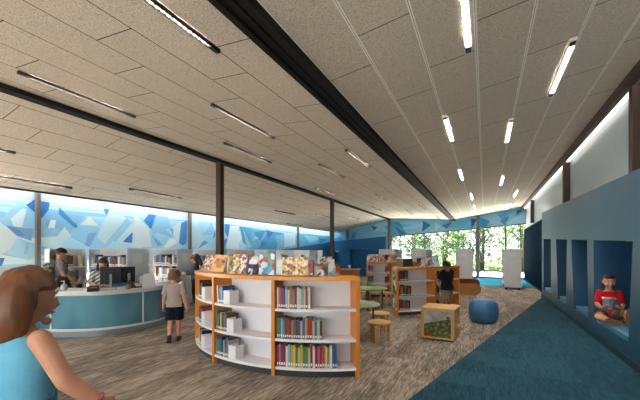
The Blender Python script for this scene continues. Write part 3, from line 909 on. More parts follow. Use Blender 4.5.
GT = 'picture books displayed on the near curved bookcase'
H1 = 1.205
for a, r, w, h, tilt, turn, ak, lb in [
    (233.0, 2.07, .25, .28, .55, 40, 'collage', 'busy red and beige picture book leaning back at the left end of near bookcase top'),
    (247.0, 2.08, .22, .27, .50, 30, 'train', 'peach coloured picture book leaning back, second from left on near bookcase top'),
    (255.2, 1.99, .16, .24, .25, 22, 'olive', 'olive yellow picture book standing behind the peach one on near bookcase top'),
    (261.2, 2.08, .21, .28, .45, 24, 'rows', 'white picture book with rows of small coloured pictures on near bookcase top'),
    (267.6, 1.98, .19, .23, .2, 18, 'pastel', 'pastel picture book standing behind the dark purple one on near bookcase top'),
    (268.3, 2.08, .14, .13, .25, 15, 'purple', 'small dark purple picture book low on near bookcase top'),
    (274.4, 2.07, .20, .285, .12, 12, 'tree', 'tall white picture book with a blue shape, centre of near bookcase top'),
    (285.2, 2.07, .32, .225, .13, 6, 'parchment', 'wide brown parchment patterned picture book upright on near bookcase top'),
    (298.2, 1.99, .075, .20, .08, 10, 'tower', 'narrow yellow and blue book standing near the right end of near bookcase top'),
]:
    p = pol(C1, r - .03, a, H1)
    display_book(p, rad(a + 90 + turn), w, h, tilt, ak, lb, GT)
for a, w, h, lb in [(269.9, .06, .085, 'small white spotted card standing left of the tall blue-shaped book'), (294.2, .075, .085, 'small white patterned card standing beside the narrow yellow book')]:
    display_book(pol(C1, 2.16, a, H1), rad(a + 90), w, h, .2, 'spots', lb, 'small cards on the near bookcase', .008)
# a red spine next to the brown book
book(pol(C1, 1.97, 291.0, H1 + .002), rad(291 + 90), .035, .14, .17, 'red', 'red book standing upright right of the wide brown picture book', GT)

# second curved bookcase (with the boy) and the third behind it
C2, A2, R2 = (-3.48, 10.57), [-57, -37, -17], 3.0
bookcase('curved_bookcase', 'orange and white curved bookcase where the boy in black stands', C2, R2, .30, A2, 1.14, LV, True)
C3, A3 = (-4.14, 13.09), [-74, -53.2, -32.4, -12]
bookcase('curved_bookcase', 'orange and white curved bookcase behind the green tables, farther back', C3, R1, .30, A3, 1.16, LV)
C4, A4 = (-5.6, 11.7), [-82, -62, -45]
bookcase('curved_bookcase', 'partly hidden orange bookcase behind the displayed books of the near one', C4, 1.9, .30, A4, 1.10, LV)
G2 = 'books in the far curved bookcases'
for z, nm, cols in [(LV[2], 'top', ['brown', 'red', 'black', 'grey', 'brown']), (LV[1], 'middle', ['brown', 'orange', 'black', 'green', 'black', 'grey', 'red']), (LV[0], 'bottom', ['brown', 'black', 'orange', 'brown', 'grey', 'black'])]:
    shelf_books(C2, R2, z, -55.9, mk(cols, len(cols), (.03, .045), (.18, .26)), f'on the {nm} shelf of the bookcase with the boy', G2)
    shelf_books(C2, R2, z, -36.2, mk(['grey', 'black', 'brown'], 3, (.03, .045), (.16, .24)), f'on the {nm} shelf in front of the boy', G2)
    shelf_books(C3, R1, z, -73.2, mk(['black', 'red', 'grey', 'brown'][:3 if nm == 'bottom' else 4], 3 if nm == 'bottom' else 4, (.03, .04), (.2, .27)), f'on the {nm} shelf of the bookcase behind the green tables', G2)
    shelf_books(C3, R1, z, -57.0, mk(['red', 'brown'], 2, (.03, .04), (.2, .24)), f'at the right of the {nm} shelf behind the green tables', G2)
GT2 = 'picture books displayed on the far curved bookcases'
for a, w, h, ak, lb in [(-50.5, .26, .2, 'dark', 'dark brown picture book facing out on the left of the bookcase with the boy'),
                        (-43.2, .20, .2, 'warm', 'white and orange picture book facing out beside the dark brown one'), (-39.0, .13, .2, 'pastel', 'narrow pastel book facing out, right of the white and orange one'),
                        (-33.5, .24, .25, 'sky', 'sky blue picture book facing out behind the head of the boy'), (-25.5, .17, .26, 'rows', 'white picture book with coloured rows right of the boy in black')]:
    display_book(pol(C2, 2.86, a, 1.14), rad(a + 90), w, h, .22, ak, lb, GT2)
for i, (a, ak, lb) in enumerate([(-72.0, 'pastel', 'red and white'), (-66.5, 'rows', 'white'), (-60, 'collage', 'red and blue'), (-54.5, 'warm', 'brown and white'), (-48.5, 'train', 'peach')]):
    display_book(pol(C3, 2.05, a, 1.16), rad(a + 90 - 8), .19, .26, .2, ak, f'{lb} picture book, {ORD[i + 1]} from left on the bookcase behind green tables', GT2)
for i, (a, ak, lb) in enumerate([(-62, 'spots', 'black and white'), (-55, 'pastel', 'pale')]):
    display_book(pol(C4, 1.78, a, 1.10), rad(a + 90), .2, .25, .2, ak, f'{lb} picture book on the partly hidden bookcase behind the near one', GT2)

# ================================================================== white library shelving by the mural wall
M['white_metal'] = mat('white_shelf_metal', '#d9dce0', .5, 0, .03, 5)
M['panel_blue'] = mat('pale_grey_blue_panel', '#cddbe6', .5, 0, .03, 5)
M['sign'] = mat('white_sign_card', '#e3e8ea', .5, 0, .03)


def shelf_run(name, label, loc, rz, L, D, H, zs, end_left=None, end_right=None, both=False, sign=True, casters=False):
    """local: open face towards -Y, length along X from 0 to L; depth +Y"""
    t = thing(name, label, 'bookshelf', loc, rz, 'white bookshelves')
    z0 = .09 if casters else 0
    part('back_panel', MB().box((.02, D / 2 - .01 if both else D - .02, z0 + .06), (L - .02, D / 2 + .01 if both else D, H)), M['white_metal'], t)
    for z in zs:
        part('shelf', MB().box((.021, .005, z - .025), (L - .021, (D / 2 - .011) if both else D - .021, z)), M['white_metal'], t)
        if both: part('shelf', MB().box((.021, D / 2 + .011, z - .025), (L - .021, D - .005, z)), M['white_metal'], t)
    part('top_panel', MB().box((0, 0, H), (L, D, H + .02)), M['white_metal'], t)
    for x, mm in ((0, end_left), (L, end_right)):
        e = part('end_panel', MB().box((x - .02 if x else 0, 0, z0), (x if x else .02, D, H - .001)), mm or M['white_metal'], t)
        if mm is M['panel_blue'] and sign:
            part('sign_plate', MB().box((x + .001, D * .3, H - .36), (x + .012, D * .7, H - .12)), M['sign'], e)
    part('base', MB().box((.02, .03, z0), (L - .02, D - .03, z0 + .06)), M['white_metal'], t)
    if casters:
        for x in (.08, L - .08):
            for y in (.07, D - .07):
                part('caster', MB().lathe([(.012, -.018), (.042, -.016), (.042, .016), (.012, .018)], n=14, M=Matrix.Translation((x, y, .043)) @ Matrix.Rotation(PI / 2, 4, 'Y')).box((x - .01, y - .012, .05), (x + .01, y + .012, .09)), M['black'], t)
    return t


SZ = [.12, .46, .80, 1.14]
BG = ['black', 'grey', 'black', 'brown', 'grey', 'cream', 'grey', 'blue', 'black', 'white', 'brown', 'red']
rg = random.Random(4)


def row_books(origin, dirv, rz, z, x0, x1, where, wmin=.055, wmax=.08, fill=1.0, gaps=()):
    x = x0; i = 1
    while x < x1 - .09 and i < 28:
        w = rg.uniform(wmin, wmax)
        if any(a <= x <= b for a, b in gaps): x += .07; continue
        h = rg.uniform(.2, .29)
        cn = rg.choice(BG)
        book((origin[0] + dirv[0] * (x + w / 2), origin[1] + dirv[1] * (x + w / 2), z + .002), rz, w, .17, h, cn, f'{cn} book, {ORD[i]} from left on the {where}', 'books on the white wall shelves')
        x += w + .004; i += 1


# two bays flat against the mural wall, facing the room
shelf_run('wall_bookshelf', 'white bookshelf against the mural wall behind the standing woman', (-9.22, 4.50, 0), PI / 2, .86, .2, 1.56, SZ)
for z, nm in ((SZ[3], 'top shelf'), (SZ[2], 'second shelf'), (SZ[1], 'third shelf')):
    row_books((-9.335, 4.50), (0, 1), PI / 2, z, .05, .80, f'{nm} behind the standing woman', gaps=((.5, .62),))
# ranges standing at right angles to the wall; a pale end panel closes each one towards the room
names = ['behind the reception desk', 'beyond the desk, where the long-haired visitor stands', 'third from the desk', 'fourth from the desk', 'fifth from the desk', 'sixth from the desk', 'seventh from the desk', 'eighth from the desk']
for k in range(8):
    y = 5.45 + 1.5 * k
    L = 1.52
    shelf_run('bookshelf_range', 'white bookshelf range with pale end panel, ' + names[k], (-7.8 - L, y, 0), 0, L, .57, 1.57, SZ, None, M['panel_blue'], both=True)
    vis = [.0, .42, .5, .75, .95, 1.05, 1.15, 1.2][k]
    for z, nm in ((SZ[3], 'top'), (SZ[2], 'second'), (SZ[1], 'third')):
        if k > 2 and nm == 'third': continue
        if k > 4 and nm == 'second': continue
        row_books((-7.8 - L, y + .12), (1, 0), 0, z, .05 + vis, L - .07, f'{nm} shelf, white range ' + names[k].replace('beyond the desk, where the long-haired visitor stands', 'second from the desk'), .06, .085, gaps=((.55, .66),) if nm == 'second' else ((1.2, 1.27),))

# white double-sided shelves on casters in the middle and by the window
for x, y, lb in [(.69, 15.55, 'white mobile shelf on black casters standing nearest the blue nook wall'), (-1.07, 14.85, 'white mobile shelf behind the wooden roller and boy in black'),
                 (-2.85, 14.85, 'white mobile shelf behind the displayed books, one left of the boy'), (-4.25, 14.85, 'white mobile shelf in front of the deep blue back wall')]:
    t = shelf_run('mobile_bookshelf', lb, (x + .6, y, 0), PI / 2, 2.0, .6, 1.60, [.2, .54, .88, 1.22], both=True, casters=True)
    part('sign_plate', MB().box((-.008, .2, 1.32), (-.001, .40, 1.45)), M['sign'], t)

# ================================================================== reception desk
M['teal_glass'] = None
q = NT('teal_back_painted_glass')
f = q.noise(q.coord((1, 1, .5)), 1.3, 2)
q.l(q.ramp(f, [(.35, lin('#2b5f74')), (.65, lin('#5e99aa'))]), q.b.inputs['Base Color']); q.b.inputs['Roughness'].default_value = .18; q.b.inputs['Coat Weight'].default_value = .6
q.b.inputs['Coat Roughness'].default_value = .12
M['teal_glass'] = q.m
M['plinth'] = mat('brushed_plinth', '#9aa3a8', .35, .7, .06)
M['counter'] = mat('white_counter', '#dcd9d6', .35, 0, .02, 8)
DZ = .81


def catmull(P, n=8):
    out = []
    for i in range(len(P) - 1):
        p0, p1, p2, p3 = P[max(0, i - 1)], P[i], P[i + 1], P[min(len(P) - 1, i + 2)]
        for j in range(n):
            t = j / n
            out.append(tuple(.5 * (2 * p1[k] + (p2[k] - p0[k]) * t + (2 * p0[k] - 5 * p1[k] + 4 * p2[k] - p3[k]) * t * t + (3 * p1[k] - p0[k] - 3 * p2[k] + p3[k]) * t ** 3) for k in (0, 1)))
    out.append(P[-1]); return out


outer = catmull([(-8.5, 3.12), (-7.8, 3.15), (-7.04, 3.33), (-6.52, 3.55), (-6.15, 3.88), (-5.98, 4.38), (-5.98, 4.86), (-6.2, 5.3), (-6.6, 5.55)], 8)


def offset(path, d):
    o = []
    for i, p in enumerate(path):
        a = path[max(0, i - 1)]; b = path[min(len(path) - 1, i + 1)]
        tx, ty = b[0] - a[0], b[1] - a[1]; l = math.hypot(tx, ty)
        o.append((p[0] - ty / l * d, p[1] + tx / l * d))       # positive = inwards (left of travel)
    return o


def ribbon(path, d0, d1, z0, z1):
    A, B = offset(path, d0), offset(path, d1)
    mb = MB(); n = len(path); vs = []
    for a, b in zip(A, B): vs += [(*a, z0), (*b, z0), (*b, z1), (*a, z1)]
    fs = []
    for i in range(n - 1):
        for j in range(4):
            k = (j + 1) % 4
            fs.append((4 * i + j, 4 * i + 4 + j, 4 * i + 4 + k, 4 * i + k))
    fs += [(0, 1, 2, 3), (4 * n - 1, 4 * n - 2, 4 * n - 3, 4 * n - 4)]
    return mb.add([(x + 6.9, y - 4.2, z) for x, y, z in vs], fs, 0, False)


desk = thing('reception_desk', 'curved reception desk with teal glass front and white counter', 'desk', (-6.9, 4.2, 0))
part('countertop', ribbon(outer, -.05, .58, DZ - .05, DZ), M['counter'], desk)
part('plinth', ribbon(outer, .0, .10, 0, .10), M['plinth'], desk)
part('bottom_rail', ribbon(outer, .0, .09, .101, .14), M['counter'], desk)
part('inner_panel', ribbon(outer, .09, .11, .141, DZ - .051), M['laminate'], desk)
part('top_rail', ribbon(outer, .01, .088, DZ - .085, DZ - .0505), M['counter'], desk)
posts = [8, 18, 42, 58]
for a, b in zip([0] + posts, posts + [len(outer) - 1]):
    part('glass_panel', ribbon(outer[a:b + 1], .015, .04, .141, DZ - .0855), M['teal_glass'], desk)
for i in posts:
    seg = outer[max(0, i - 1):i + 2]
    m_ = outer[i]; u = ((seg[-1][0] - seg[0][0]), (seg[-1][1] - seg[0][1])); l = math.hypot(*u); u = (u[0] / l * .014, u[1] / l * .014)
    part('post', ribbon([(m_[0] - u[0], m_[1] - u[1]), (m_[0] + u[0], m_[1] + u[1])], .002, .0145, .1405, DZ - .0855), M['counter'], desk)

# things on the desk
M['screen_back'] = mat('black_plastic', '#1c1e22', .4, 0, .06)
M['silver'] = mat('silver_plastic', '#a9adb1', .3, .6, .05)


def monitor(loc, rz, w, h, label, zc=.34):
    t = thing('monitor', label, 'monitor', loc, rz, 'desk monitors')
    part('screen', MB().box((-w / 2, -.012, zc - h / 2), (w / 2, .02, zc + h / 2)), M['screen_back'], t, bevel=.006)
    part('rear_cover', MB().box((-w * .3, -.04, zc - h * .3), (w * .3, -.0125, zc + h * .25)), M['screen_back'], t, bevel=.012)
    part('stand', MB().box((-.02, -.075, .012), (.02, -.045, zc + .03)).box((-.02, -.046, zc - .03), (.02, -.0405, zc + .03)), M['silver'], t)
    part('foot', MB().lathe([(.11, 0), (.11, .006), (.02, .0115)], (0, -.06, 0)), M['silver'], t)
    return t


# people side is inside the curve; backs face the camera
monitor((-6.52, 4.22, DZ + .002), rad(58), .35, .33, 'large black monitor seen from behind, before the seated woman', .235)
monitor((-6.50, 4.56, DZ + .002), rad(75), .27, .31, 'black monitor seen from behind, right of the larger one', .235)
monitor((-8.0, 3.48, DZ + .002), rad(40), .34, .24, 'dark monitor at the left end of the desk behind the girl in blue', .20)


def zat(px, py, z): v = ray(px, py); t = (z - EYE) / v[2]; return (v[0] * t, v[1] * t, z)


p = zat(93, 291.5, DZ + .002)
t = thing('card_reader_box', 'small black box on the desk below the large monitor', 'box', p, rad(62))
part('case', MB().box((-.09, -.05, 0), (.09, .05, .10)), M['screen_back'], t, bevel=.01)
part('slot', MB().box((-.06, -.0515, .065), (.06, -.0502, .075)), M['silver'], t)
p = zat(64, 290.2, DZ + .002)
t = thing('desk_sanitizer', 'squat clear silver bottle standing on the desk before the standing woman', 'bottle', p)
part('bottle', MB().lathe([(.05, 0), (.055, .02), (.05, .09), (.018, .12)], n=20), M['silver'], t)
part('pump', MB().lathe([(.008, .12), (.008, .16)], n=10).cbox((0, -.02, .165), (.016, .06, .012)), M['laminate'], t)
p = zat(108, 289.6, DZ + .002)
t = thing('paper_tray', 'blue-grey paper tray lying on the desk under the large monitor', 'tray', p, rad(62))
part('tray', MB().box((-.13, -.07, 0), (.13, .07, .006)).box((-.13, -.07, .006), (-.124, .07, .05)).box((.124, -.07, .006), (.13, .07, .05)).box((-.124, .064, .006), (.124, .07, .05)), mat('smoke_blue_plastic', '#5f7f93', .4), t)
part('papers', MB().box((-.115, -.065, .0065), (.115, .06, .03)), M['pages'], t)
p = zat(135, 287.6, DZ + .002)
ph = thing('desk_phone', 'black desk telephone on the counter right of the monitors', 'telephone', p, rad(75))
part('base', MB().prism([(-.10, -.09), (.10, -.09), (.10, .09), (-.10, .09)], 0, [.02, .02, .11, .11]), M['screen_back'], ph, bevel=.006)
part('handset', MB().tube([(-.07, -.07, .055), (-.07, -.02, .10), (-.07, .05, .125), (-.07, .085, .125)], [.02, .014, .014, .02], 10), M['black'], ph)
part('keypad', MB().add([(-.01, -.08, .0285), (.08, -.08, .0285), (.08, .02, .0785), (-.01, .02, .0785)], [(0, 1, 2, 3)]), M['silver'], ph)
p = zat(128.5, 289.4, DZ + .002)
t = thing('coffee_mug', 'brown mug on the desk right of the monitors', 'mug', p)
part('cup', MB().lathe([(.032, 0), (.038, .01), (.038, .09), (.033, .09), (.033, .02)], n=20), mat('brown_glaze', '#8a5a34', .3), t)
part('handle', MB().tube([(.036, 0, .07), (.062, 0, .065), (.062, 0, .03), (.036, 0, .02)], .006, 8), mat('brown_glaze_handle', '#8a5a34', .3), t)
p = zat(149, 287.4, DZ + .002)
t = thing('sign_holder', 'white tent sign standing on the right end of the desk', 'sign', p, rad(85))
part('front_card', MB().add([(-.11, -.05, 0), (.11, -.05, 0), (.11, .0, .27), (-.11, .0, .27), (-.11, -.046, 0), (.11, -.046, 0), (.11, .004, .27), (-.11, .004, .27)], [(0, 1, 2, 3), (7, 6, 5, 4), (0, 4, 5, 1), (1, 5, 6, 2), (2, 6, 7, 3), (3, 7, 4, 0)]), M['sign'], t)
part('back_card', MB().add([(-.11, .05, 0), (.11, .05, 0), (.11, .005, .27), (-.11, .005, .27), (-.11, .054, 0), (.11, .054, 0), (.11, .009, .27), (-.11, .009, .27)], [(0, 1, 2, 3), (7, 6, 5, 4), (0, 4, 5, 1), (1, 5, 6, 2), (2, 6, 7, 3), (3, 7, 4, 0)]), M['sign'], t)
p = zat(143, 286.6, DZ + .002)
t = thing('leaflet_stand', 'clear leaflet stand with a cream leaflet on the desk beside the phone', 'stand', p, rad(75))
part('back_plate', MB().box((-.06, .02, 0), (.06, .026, .22)), M['silver'], t)
part('leaflet', MB().box((-.05, .008, .012), (.05, .019, .2)), M['pages'], t)
part('lip', MB().box((-.06, -.02, 0), (.06, .019, .0115)).box((-.06, -.02, .0116), (.06, -.016, .05)), M['silver'], t)


def office_chair(loc, rz, label, hexc, seat_z=.48, back_h=.5):
    t = thing('office_chair', label, 'chair', loc, rz, 'office chairs')
    m = mat(label[:12].replace(' ', '_') + '_chair_fabric', hexc, .7)
    part('seat', MB().box((-.23, -.22, seat_z - .07), (.23, .22, seat_z)), m, t, bevel=.03, seg=3)
    part('backrest', MB().loft([((0, -.25, seat_z + .12), .19, .03, (1, 0, 0), (0, 1, 0)), ((0, -.27, seat_z + .22), .22, .035, (1, 0, 0), (0, 1, 0)), ((0, -.29, seat_z + back_h - .1), .21, .035, (1, 0, 0), (0, 1, 0)), ((0, -.30, seat_z + back_h), .13, .02, (1, 0, 0), (0, 1, 0))], 20, 0, 3), m, t)
    part('bracket', MB().tube([(0, -.05, seat_z - .08), (0, -.27, seat_z - .08), (0, -.30, seat_z + .05), (0, -.315, seat_z + .25)], .018, 8), M['black'], t)
    part('column', MB().lathe([(.025, .1), (.025, seat_z - .075)], n=14), M['black'], t)
    for k in range(5):
        a = 2 * PI * k / 5 + .3
        lg = part('leg', MB().tube([(.02 * math.cos(a), .02 * math.sin(a), .09), (.26 * math.cos(a), .26 * math.sin(a), .075)], [.022, .014], 8), M['black'], t)
        part('caster', MB().ell((.26 * math.cos(a), .26 * math.sin(a), .031), (.03, .03, .03), n=10, m=8), M['black'], lg)
    return t


office_chair((-7.72, 4.28, 0), rad(-62), 'black office chair behind the desk, left of the seated woman', '#201d1f', .52, .46)
office_chair((-7.55, 5.02, 0), rad(-150), 'blue office chair behind the desk, right of the monitors', '#1f4f8c', .5, .5)
tub = zat(143, 281, .9)

# ================================================================== tables and stools
M['sage'] = mat('sage_green_laminate', '#93a78f', .4, 0, .03)
M['green'] = mat('bright_green_laminate', '#8fb56a', .4, 0, .03)
M['birch'] = wood('pale_birch', '#cf9f63', 2, .42, .10)
M['birch_t'] = wood('birch_seat', '#d7aa6c', 0, .42, .08)
M['walnut'] = wood('dark_stained_leg', '#7a5535', 2, .45, .12)


def bent_leg(r_top, r_foot, zt_, a, w=.055, th=.024):
    """one L-bent leg: flat under the top, rounding down to the floor"""
    pr_ = [(r_top * .35, zt_ - th / 2)] + [(r_foot - .05 + .05 * math.sin(b), zt_ - .05 - th / 2 + .05 * math.cos(b)) for b in (0, .4, .8, 1.2, PI / 2)] + [(r_foot, 0)]
    R = Matrix.Rotation(a, 4, 'Z'); mb = MB(); vs = []; fs = []
    n = len(pr_)
    for i, (x, z) in enumerate(pr_):
        a_ = pr_[max(0, i - 1)]; b_ = pr_[min(n - 1, i + 1)]
        tx, tz = b_[0] - a_[0], b_[1] - a_[1]; l = math.hypot(tx, tz); nx, nz = -tz / l * th / 2, tx / l * th / 2
        if i == n - 1: nx, nz = th / 2, 0
        for s_, y in ((1, -w / 2), (1, w / 2), (-1, w / 2), (-1, -w / 2)): vs.append((x + nx * s_, y, max(z + nz * s_, 0)))
    for i in range(n - 1):
        for j in range(4): fs.append((4 * i + j, 4 * i + 4 + j, 4 * i + 4 + (j + 1) % 4, 4 * i + (j + 1) % 4))
    fs += [(0, 1, 2, 3), (4 * n - 1, 4 * n - 2, 4 * n - 3, 4 * n - 4)]
    return mb.add(vs, fs, 0, False, R)


def stool(loc, rz, label):
    t = thing('stool', label, 'stool', loc, rz, 'low wooden stools')
    part('seat', MB().lathe([(.03, .30), (.188, .30), (.198, .307), (.198, .328), (.188, .336), (.03, .336)], n=32), M['birch_t'], t)
    for k in range(3): part('leg', bent_leg(.19, .165, .2995, rad(30 + 120 * k), .068, .03), M['birch'], t)
    return t


s0 = stool((-1.60, 5.63, 0), rad(5), 'round birch stool nearest the curved bookcase, in front of the sage table')
dup(s0, (-1.83, 6.45, 0), rad(60), 'round birch stool behind the nearest stool, beside the sage table')
dup(s0, (-2.58, 9.78, 0), rad(20), 'birch stool at the right of the farther green table')
dup(s0, (-3.20, 9.75, 0), rad(70), 'birch stool at the left behind the farther green table')


def round_table(loc, r, z, top, label):
    t = thing('round_table', label, 'table', loc, 0, 'low green tables')
    part('tabletop', MB().lathe([(.05, z - .03), (r - .006, z - .03), (r, z - .024), (r, z - .006), (r - .006, z), (.05, z)], n=48), top, t)
    for k in range(4): part('leg', bent_leg(r * .7, r * .74, z - .0305, rad(20 + 90 * k), .06, .03), M['walnut'], t)
    return t


round_table((-2.17, 5.98, 0), .46, .555, M['sage'], 'low round sage green table just behind the near bookcase')
round_table((-2.81, 8.75, 0), .52, .555, M['green'], 'low round bright green table farther back, before the orange bookcase')

# ================================================================== activity cube, pouf, roller
q = NT('printed_meadow')
tc = q.t.nodes.new('ShaderNodeTexCoord'); sp = q.t.nodes.new('ShaderNodeSeparateXYZ'); q.l(tc.outputs['Object'], sp.inputs[0])
v = q.t.nodes.new('ShaderNodeTexVoronoi'); v.inputs['Scale'].default_value = 16; q.l(q.coord((1, 1, 1.0)), v.inputs['Vector'])
grs = q.ramp(v.outputs['Distance'], [(.05, lin('#93904a')), (.4, lin('#5c6c30')), (.75, lin('#2b3a22'))])
hz = q.math('MULTIPLY_ADD', sp.outputs[0], .28, .33)
upm = q.math('GREATER_THAN', sp.outputs[2], hz)
nz = q.noise(q.coord((1, 1, 1)), 7, 3)
skyc = q.ramp(nz, [(.35, lin('#8b8d88')), (.65, lin('#b5b7b0'))])
q.l(q.mix(upm, grs, skyc), q.b.inputs['Base Color']); q.b.inputs['Roughness'].default_value = .35
M['meadow'] = q.m
M['red'] = mat('ladybird_red', '#9c2a24', .4, 0, .1)
cube = thing('activity_cube', 'wooden activity cube with a meadow picture on its front', 'activity cube', (-.70, 6.36, 0), rad(-5.5))
S = .545 / 2
part('body', MB().box((-S, -S, .03), (S, S, .53)), M['birch'], cube, bevel=.012)
part('top_panel', MB().box((-S - .012, -S - .012, .5305), (S + .012, S + .012, .55)), M['birch_t'], cube, bevel=.006)
part('plinth', MB().box((-S + .02, -S + .02, 0), (S - .02, S - .02, .0295)), M['toe'], cube)
fr = MB()
for lo, hi in [((-S, -S - .012, .03), (-S + .05, -S - .001, .53)), ((S - .05, -S - .012, .03), (S, -S - .001, .53)), ((-S + .05, -S - .012, .03), (S - .05, -S - .001, .06)), ((-S + .05, -S - .012, .50), (S - .05, -S - .001, .53))]: fr.box(lo, hi)
part('front_frame', fr, M['birch'], cube)
pp = part('picture_panel', MB().box((-S + .051, -S - .006, .061), (S - .051, -S - .001, .499)), M['meadow'], cube)
for x, z, r in ((-.13, .105, .032), (.17, .40, .026)):
    part('ladybird', MB().ell((x, -S - .0062, z), (r * 1.25, .004, r), n=16, m=10), M['red'], pp)
for z, y in ((.19, -.1), (.31, .02), (.25, .14), (.37, -.15)):
    part('peg', MB().tube([(-S - .001, y, z), (-S - .085, y, z)], .016, 12).ell((-S - .09, y, z), (.026, .026, .026), n=12, m=8), M['birch_t'], cube)
for z, y in ((.25, -.05), (.35, .08)):
    part('peg', MB().tube([(S + .001, y, z), (S + .05, y, z)], .014, 12).ell((S + .055, y, z), (.022, .022, .022), n=12, m=8), M['birch_t'], cube)

pf = thing('pouf', 'round blue vinyl pouf standing on the carpet', 'pouf', (-.03, 8.12, 0))
M['pouf'] = mat('blue_pouf_vinyl', '#366b92', .42, 0, .05, 8)
prof = [(.19, .006), (.23, .012), (.268, .06), (.291, .15), (.297, .25), (.291, .34), (.268, .42), (.225, .47), (.16, .492), (.08, .498), (.01, .498)]
part('cover', MB().lathe(prof, n=48), M['pouf'], pf)
for z, r in ((.115, .284), (.425, .2665)):
    part('seam', MB().tube([(r * math.cos(a * PI / 20), r * math.sin(a * PI / 20), z) for a in range(40)], .005, 6, closed=True), M['pouf'], pf)
part('foot_ring', MB().lathe([(.17, 0), (.19, 0), (.19, .0055), (.17, .0055)], n=32), M['toe'], pf)

ro = thing('toddler_bench', 'low rounded wooden roller bench with a dark red cushion', 'bench', (-.66, 13.2, 0), rad(28))
M['tan'] = wood('tan_birch_ply', '#b98146', 0, .45, .1)
M['maroon'] = mat('maroon_vinyl', '#7d1e28', .45)


def stadium(w, h, r, n=8):
    pts = []
    for cx_, cz, a0 in ((w / 2 - r, r, -90), (w / 2 - r, h - r, 0), (-w / 2 + r, h - r, 90), (-w / 2 + r, r, 180)):
        for i in range(n + 1):
            a = rad(a0 + 90 * i / n); pts.append((cx_ + r * math.cos(a), cz + r * math.sin(a)))
    return pts


def slab_xz(poly, y0, y1):
    n = len(poly)
    return MB().add([(x, y0, z) for x, z in poly] + [(x, y1, z) for x, z in poly], [tuple(range(n)), tuple(range(2 * n - 1, n - 1, -1))] + [(i, n + i, n + (i + 1) % n, (i + 1) % n) for i in range(n)])


part('side_panel', slab_xz(stadium(.95, .40, .19), -.25, -.21), M['tan'], ro)
part('side_panel', slab_xz(stadium(.95, .40, .19), .21, .25), M['tan'], ro)
part('cushion', slab_xz([(x, z + .10) for x, z in stadium(.90, .46, .16)], -.205, .205), M['maroon'], ro)

# wooden cabinet and dark chair behind the tables
cb = thing('wooden_counter', 'tan wooden counter behind the green tables, before the deep blue wall', 'counter', (-4.95, 12.9, 0), rad(20))
part('carcass', MB().box((-.45, -.25, .08), (.45, .25, .78)), M['tan'], cb)
part('top_panel', MB().box((-.48, -.28, .7805), (.48, .28, .82)), M['birch_t'], cb)
part('plinth', MB().box((-.42, -.22, 0), (.42, .22, .0795)), M['toe'], cb)
for x in (-.22, .22): 
    d_ = part('door', MB().box((x - .21, -.268, .1), (x + .21, -.2505, .76)), M['tan'], cb)
    part('handle', MB().tube([(x + (.15 if x < 0 else -.15), -.285, .38), (x + (.15 if x < 0 else -.15), -.285, .5)], .008, 8), M['silver'], d_)
t = thing('paper_cup', 'white paper cup standing on the tan wooden counter', 'cup', (-4.9, 12.9, .822))
part('cup', MB().lathe([(.04, 0), (.055, .14), (.05, .14), (.036, .01)], n=16), M['laminate'], t)
part('lid', MB().lathe([(.057, .1405), (.057, .15), (.04, .155)], n=16), M['laminate'], t)
office_chair((-5.25, 11.75, 0), rad(150), 'dark grey chair in front of the tan wooden counter', '#2f3236', .5, .62)

# ================================================================== outdoors
M['lawn'] = mat('grass_ground', '#3f5529', .9, 0, .25, 3)
M['paving'] = mat('pale_paving', '#d8d4cb', .9, 0, .08, 4)
struct('ground_outside', MB().box((-40, 22.2, -.2), (30, 70, -.02)), M['lawn'])
struct('ground_side', MB().box((-40, LEN0 - .25, -.2), (-9.95, 22.2, -.02)), M['paving'])  # unseen ground, paved pale to bounce sunlight up through the low side windows
struct('bounce_paving_front', MB().box((-3.0, -45, -.2), (30, LEN0 - .25, -.02)), M['paving'])  # unseen pale ground added to bounce daylight onto the right-hand ceiling
struct('ground_front', MB().box((-40, -45, -.2), (-3.01, LEN0 - .25, -.02)), mat('low_bounce_ground', '#56565a', .9, 0, .1, 4))  # unseen ground, made dark to keep bounced light off the near ceiling
struct('path_outside', MB().box((-40, 22.25, -.02), (30, 28.7, -.005)), M['paving'])
M['bark'] = mat('bark', '#5a4a3b', .9, 0, .25, 12)
LEAFM = []
for i, (a, b) in enumerate((('#2b4722', '#56733d'), ('#354f2a', '#67834a'), ('#264020', '#506d3a'))):
    q = NT('leaf_green_%s' % ['deep', 'light', 'mid'][i])
    oi = q.t.nodes.new('ShaderNodeNewGeometry')
    q.l(q.mix(oi.outputs['Random Per Island'], lin(a), lin(b)), q.b.inputs['Base Color'])
    q.b.inputs['Roughness'].default_value = .6
    tl = q.n('ShaderNodeBsdfTranslucent'); q.l(q.mix(oi.outputs['Random Per Island'], lin(a), lin(b)), tl.inputs[0])
    mx = q.n('ShaderNodeMixShader'); mx.inputs[0].default_value = .45; q.l(q.b.outputs[0], mx.inputs[1]); q.l(tl.outputs[0], mx.inputs[2]); q.l(mx.outputs[0], q.o.inputs[0])
    LEAFM.append(q.m)


